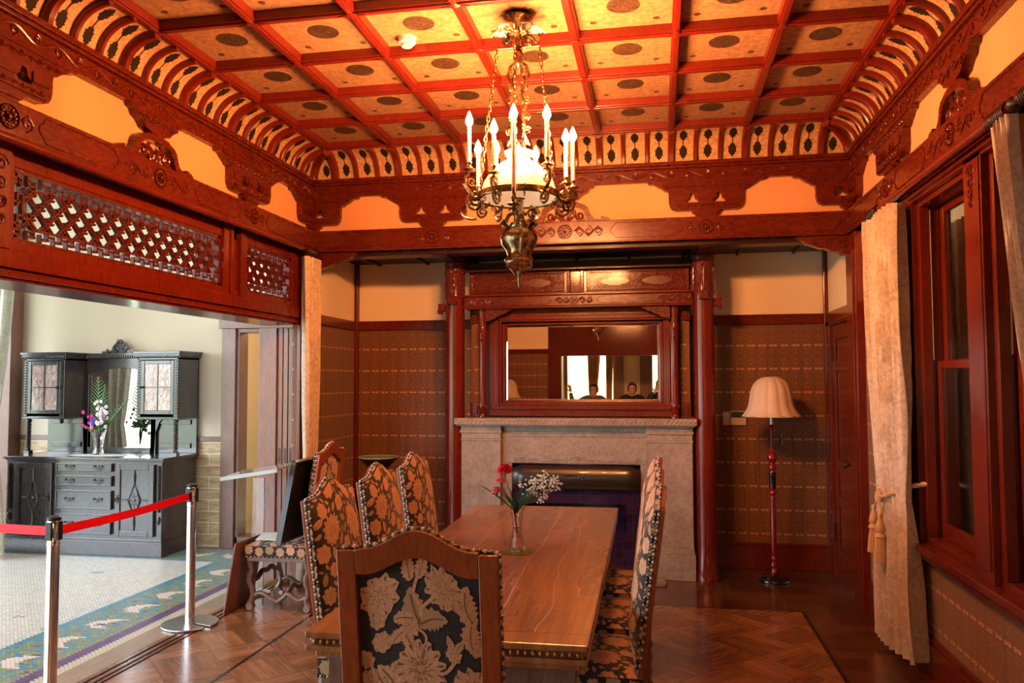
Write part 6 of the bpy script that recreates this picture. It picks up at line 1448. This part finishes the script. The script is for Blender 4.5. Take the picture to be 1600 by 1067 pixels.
blade('tall upright green palm leaf at the back of the sideboard bouquet',0,-.02,.64,.12); blade('green palm leaf arching right in the sideboard bouquet',0,.34,.42,.075); blade('dark green palm leaf beside the tall one in the sideboard bouquet',0,.06,.56,.05)
def cluster(label,cat,mat,cx,cz,n,sx_,sz,r,seed,cy=0):
    t=thing('flower_spray',label,cat,(VX2,VY2,VZ2+.14)); m=MB(); s=MB(); rr=random.Random(seed)
    for k in range(n):
        x,y,z=cx+rr.gauss(0,sx_),cy+rr.gauss(0,.02),cz+rr.gauss(0,sz); R=r*rr.uniform(.8,1.15)
        for q in range(7):
            a=q*2*PI/7; m.ball((x+R*.55*cos(a),y-R*.2,z+R*.55*sin(a)),(R*.42,R*.30,R*.42),6,4)
        m.ball((x,y-R*.4,z),R*.35,6,4)
        if k%2==0: s.tube([(0,0,-.10),(x*.4,y*.4,z*.45),(x,y,z)],.0022,4)
    m.build('petals',mat,t,smooth=60); s.build('stems','stem_green',t,smooth=0)
cluster('spike of pale lilac and white blossoms in the centre of the sideboard bouquet','flowers','petal_lilac',.055,.22,24,.028,.085,.024,1,-.03)
cluster('pale blossoms leaning right in the sideboard bouquet','flowers','petal_white',.02,.33,8,.025,.05,.022,11,-.02)
cluster('bright magenta flowers on the left of the sideboard bouquet','flowers','petal_magenta',-.12,.22,7,.032,.06,.019,2,-.03)
cluster('pink flowers low at the left of the sideboard bouquet','flowers','petal_pink',-.05,.13,3,.012,.03,.022,3,-.05)
cluster('violet blue flowers low in the sideboard bouquet','flowers','petal_violet',-.02,.18,3,.03,.02,.024,4,-.05)
t=thing('green_foliage','leafy green sprigs around the rim of the sideboard vase','leaves',(VX2,VY2,VZ2+.25)); m=MB(); rr=random.Random(9)
for k in range(40):
    a=rr.uniform(0,2*PI); L_=rr.uniform(.05,.14); el=rr.uniform(-.1,1.0); d=Vector((cos(a)*cos(el),sin(a)*cos(el)*.4,sin(el))); b=Vector((rr.uniform(-.04,.05),rr.uniform(-.03,.03),-.01)); s_=Vector((-d.z,0,d.x))*.016
    m.add([tuple(b),tuple(b+d*L_*.5+s_),tuple(b+d*L_),tuple(b+d*L_*.5-s_)],[(0,1,2,3)])
m.build('leaves','leaf_green',t,smooth=0,recalc=False)
# ================================================================ PEOPLE SEEN IN THE MIRROR
def skinned(name,J,E,mat,parent,root=0,sub=1):
    me=bpy.data.meshes.new(name); me.from_pydata([j[:3] for j in J],E,[]); o=bpy.data.objects.new(name,me); C.objects.link(o); o.parent=parent
    md=o.modifiers.new('skin','SKIN'); md.use_smooth_shade=True
    for i,j in enumerate(J):
        r=j[3]; me.skin_vertices[0].data[i].radius=r if isinstance(r,tuple) else (r,r); me.skin_vertices[0].data[i].use_root=(i==root)
    s=o.modifiers.new('sub','SUBSURF'); s.levels=sub; s.render_levels=sub; me.materials.append(MATS[mat]); return o
def skin_layer(): 
    pass
def person(label,x,y,H,cloth,arm,rz=0):
    t=thing('person',label,'person',(x,y,0),rz); k=H/1.62
    hz=H-.11*k
    # body: pelvis root, faces +Y
    J=[(0,0,.92*k,(.15,.10)),(0,0,1.12*k,(.14,.10)),(0,0,1.28*k,(.17,.11)),(0,0,1.37*k,(.10,.08)),(0,.005,1.43*k,(.052,.055)),
       (.09,0,.80*k,.085),(.10,.01,.46*k,.062),(.10,-.01,.09*k,.042),(.10,.10,.04*k,.035),
       (-.09,0,.80*k,.085),(-.10,.01,.46*k,.062),(-.10,-.01,.09*k,.042),(-.10,.10,.04*k,.035),
       (.19,0,1.34*k,.055),(-.19,0,1.34*k,.055)]
    E_=[(0,1),(1,2),(2,3),(3,4),(0,5),(5,6),(6,7),(7,8),(0,9),(9,10),(10,11),(11,12),(3,13),(3,14)]
    hands=[]
    for sg,base in ((1,13),(-1,14)):
        if arm==sg or arm==2:
            pts=[(sg*.33,.05,1.25*k,.042),(sg*.40,.10,1.36*k,.034),(sg*.415,.10,1.48*k,.026)] if arm!=2 else [(sg*.25,.12,1.14*k,.042),(sg*.18,.26,1.30*k,.032),(sg*.12,.30,1.40*k,.026)]
        else: pts=[(sg*.23,-.01,1.06*k,.042),(sg*.24,.04,.84*k,.032),(sg*.24,.06,.76*k,.026)]
        n=len(J); J+=pts; E_+=[(base,n),(n,n+1),(n+1,n+2)]; hands.append((pts[-1],Vector(pts[-1][:3])-Vector(pts[-2][:3]),sg))
    body=skinned('body',J,E_,'skin',t)
    for vg in (): pass
    # garment: same skeleton a little larger over torso, legs and arms
    Jc=[(a,b,c,tuple(q+.012 for q in (r if isinstance(r,tuple) else (r,r)))) for a,b,c,r in J]
    keep=[i for i in range(len(J)) if i not in (4,8,12)]; mp={i:n for n,i in enumerate(keep)}
    Ec=[(mp[a],mp[b]) for a,b in E_ if a in mp and b in mp]; skinned('clothing',[Jc[i] for i in keep],Ec,cloth,t)
    for (p,d,sg) in hands:
        d.normalize(); s_=d.orthogonal().normalized(); 
        if abs(s_.x)<.5: s_=d.cross(s_)
        m=MB(); b=Vector(p[:3]); R=Matrix((s_,d.cross(s_),d)).transposed().to_4x4(); R=Matrix.Translation(b)@R
        m.ball((0,0,.045),(.038,.018,.050),10,6,tf=R)
        for f in range(4): fx=-.028+f*.019; ln=(.060,.070,.066,.052)[f]; m.tube([(fx,0,.075),(fx*1.1,.006,.075+ln*.5),(fx*1.15,.018,.075+ln)],[.0095,.0085,.007],7,tf=R)
        m.tube([(.030*sg,.0,.02),(.050*sg,.010,.045),(.056*sg,.018,.072)],[.011,.010,.008],7,tf=R); m.build('hand','skin',t,smooth=60)
    m=MB(); m.ball((0,0.0,hz),(.073*k,.092*k,.112*k),20,14); m.ball((0,.05,hz-.055*k),(.048,.045,.045),14,8)
    m.prism([(.085,hz+.012),(.110,hz-.028),(.085,hz-.030)],-.012,.012,'x'); m.ball((.074*k,0,hz-.01),(.010,.022,.032),8,5); m.ball((-.074*k,0,hz-.01),(.010,.022,.032),8,5); m.build('head','skin',t,smooth=60)
    m=MB(); 
    for sg in (-1,1): m.ball((sg*.030,.086*k,hz+.004),(.013,.008,.006),8,5); m.ball((sg*.030,.090*k,hz+.028),(.018,.005,.004),8,4)
    m.build('eyes','hair',t,smooth=60); m=MB(); m.ball((0,.094,hz-.060),(.022,.006,.006),8,5); m.build('mouth','petal_pink',t,smooth=60)
    m=MB(); m.lathe([(.0,.128*k),(.05,.118*k),(.080*k,.08*k),(.087*k,.03*k),(.082*k,-.035*k)],(0,-.018,hz),20,sy=1.12,cap=False); hr=m.build('hair','hair',t,smooth=60)
    me=hr.data; bm=bmesh.new(); bm.from_mesh(me); dl=[v for v in bm.verts if v.co.y>.055 and v.co.z<hz+.055]; bmesh.ops.delete(bm,geom=dl,context='VERTS'); bm.to_mesh(me); bm.free()
    so=hr.modifiers.new('s','SOLIDIFY'); so.thickness=.012; so.offset=0
    return t
person('person with short dark hair raising one hand, seen in the mirror',-1.16,-.75,1.58,'cloth_grey',-1)
person('person in a black top smiling, seen in the mirror behind the table',-.46,-.80,1.60,'cloth_dark',0)
person('dark figure at the right edge of the mirror reflection',.06,-.62,1.66,'cloth_dark',2)
# ================================================================ LIGHT
W=bpy.data.worlds.new('w'); bpy.context.scene.world=W; W.use_nodes=True; nt=W.node_tree; bg=nt.nodes['Background']
tc=nt.nodes.new('ShaderNodeTexCoord'); sp=nt.nodes.new('ShaderNodeSeparateXYZ'); nt.links.new(tc.outputs['Generated'],sp.inputs[0]); rp=nt.nodes.new('ShaderNodeValToRGB'); nt.links.new(sp.outputs[2],rp.inputs[0])
e=rp.color_ramp.elements; e[0].position=0.0; e[0].color=(.30,.36,.26,1); e[1].position=.04; e[1].color=(.86,.93,1,1); x=e.new(1.0); x.color=(.62,.78,1,1)
nt.links.new(rp.outputs[0],bg.inputs[0]); bg.inputs[1].default_value=SKY
def portal(name,loc,rot,sx,sy):
    d=bpy.data.lights.new(name,'AREA'); d.shape='RECTANGLE'; d.size=sx; d.size_y=sy; d.cycles.is_portal=True; o=bpy.data.objects.new(name,d); C.objects.link(o); o.location=loc; o.rotation_euler=rot
portal('bay_window_daylight',(-1.4,-2.95,1.95),(PI/2,0,PI),1.1,1.6)
portal('bay_window_daylight_2',(.15,-2.95,1.95),(PI/2,0,PI),.5,1.6)
portal('hall_window_daylight',(-6.1,-2.66,1.87),(PI/2,0,PI),3.8,3.1)
portal('hall_side_window_daylight',(-9.25,2.0,2.15),(PI/2,0,-PI/2),8.0,3.7)
def area(name,loc,rot,sx,sy,col,p,spread=None):
    d=bpy.data.lights.new(name,'AREA'); d.shape='RECTANGLE'; d.size=sx; d.size_y=sy; d.color=col; d.energy=p; o=bpy.data.objects.new(name,d); C.objects.link(o); o.location=loc; o.rotation_euler=rot; return o
d=bpy.data.lights.new('veranda_lamp','POINT'); d.energy=14; d.color=(1,.74,.48); d.shadow_soft_size=.14; o=bpy.data.objects.new('veranda_lamp',d); C.objects.link(o); o.location=(2.35,5.4,2.6)
# lit lamp inside the corridor behind the hall
d=bpy.data.lights.new('corridor_lamp','POINT'); d.energy=16; d.color=(1,.66,.38); d.shadow_soft_size=.1; o=bpy.data.objects.new('corridor_lamp',d); C.objects.link(o); o.location=(-3.6,8.4,2.4)
# ================================================================ CAMERA
cam=bpy.data.cameras.new('cam'); co=bpy.data.objects.new('camera',cam); C.objects.link(co); bpy.context.scene.camera=co
cam.sensor_width=36; cam.lens=36*1233.3/1600; cam.clip_start=.05
yaw,pitch,roll=.18199,.050139,-.0030617
cy,sy=cos(yaw),sin(yaw); cp,spn=cos(pitch),sin(pitch)
f=Vector((-sy*cp,cy*cp,spn)); r=Vector((cy,sy,0)); u=r.cross(f); c_,s_=cos(roll),sin(roll)
rr=r*c_+u*s_; uu=-r*s_+u*c_
M=Matrix((rr,uu,-f)).transposed().to_4x4(); M.translation=Vector((0,0,1.65)); co.matrix_world=M
sc=bpy.context.scene; vs=sc.view_settings; vs.view_transform='Standard'; vs.look='None'; vs.gamma=1; vs.exposure=EXPO; vs.use_curve_mapping=False
sc.cycles.max_bounces=8; sc.cycles.diffuse_bounces=4; sc.cycles.glossy_bounces=4; sc.cycles.transmission_bounces=6; sc.cycles.transparent_max_bounces=8; sc.cycles.caustics_reflective=True; sc.cycles.caustics_refractive=False; sc.cycles.sample_clamp_indirect=8; sc.cycles.use_denoising=True
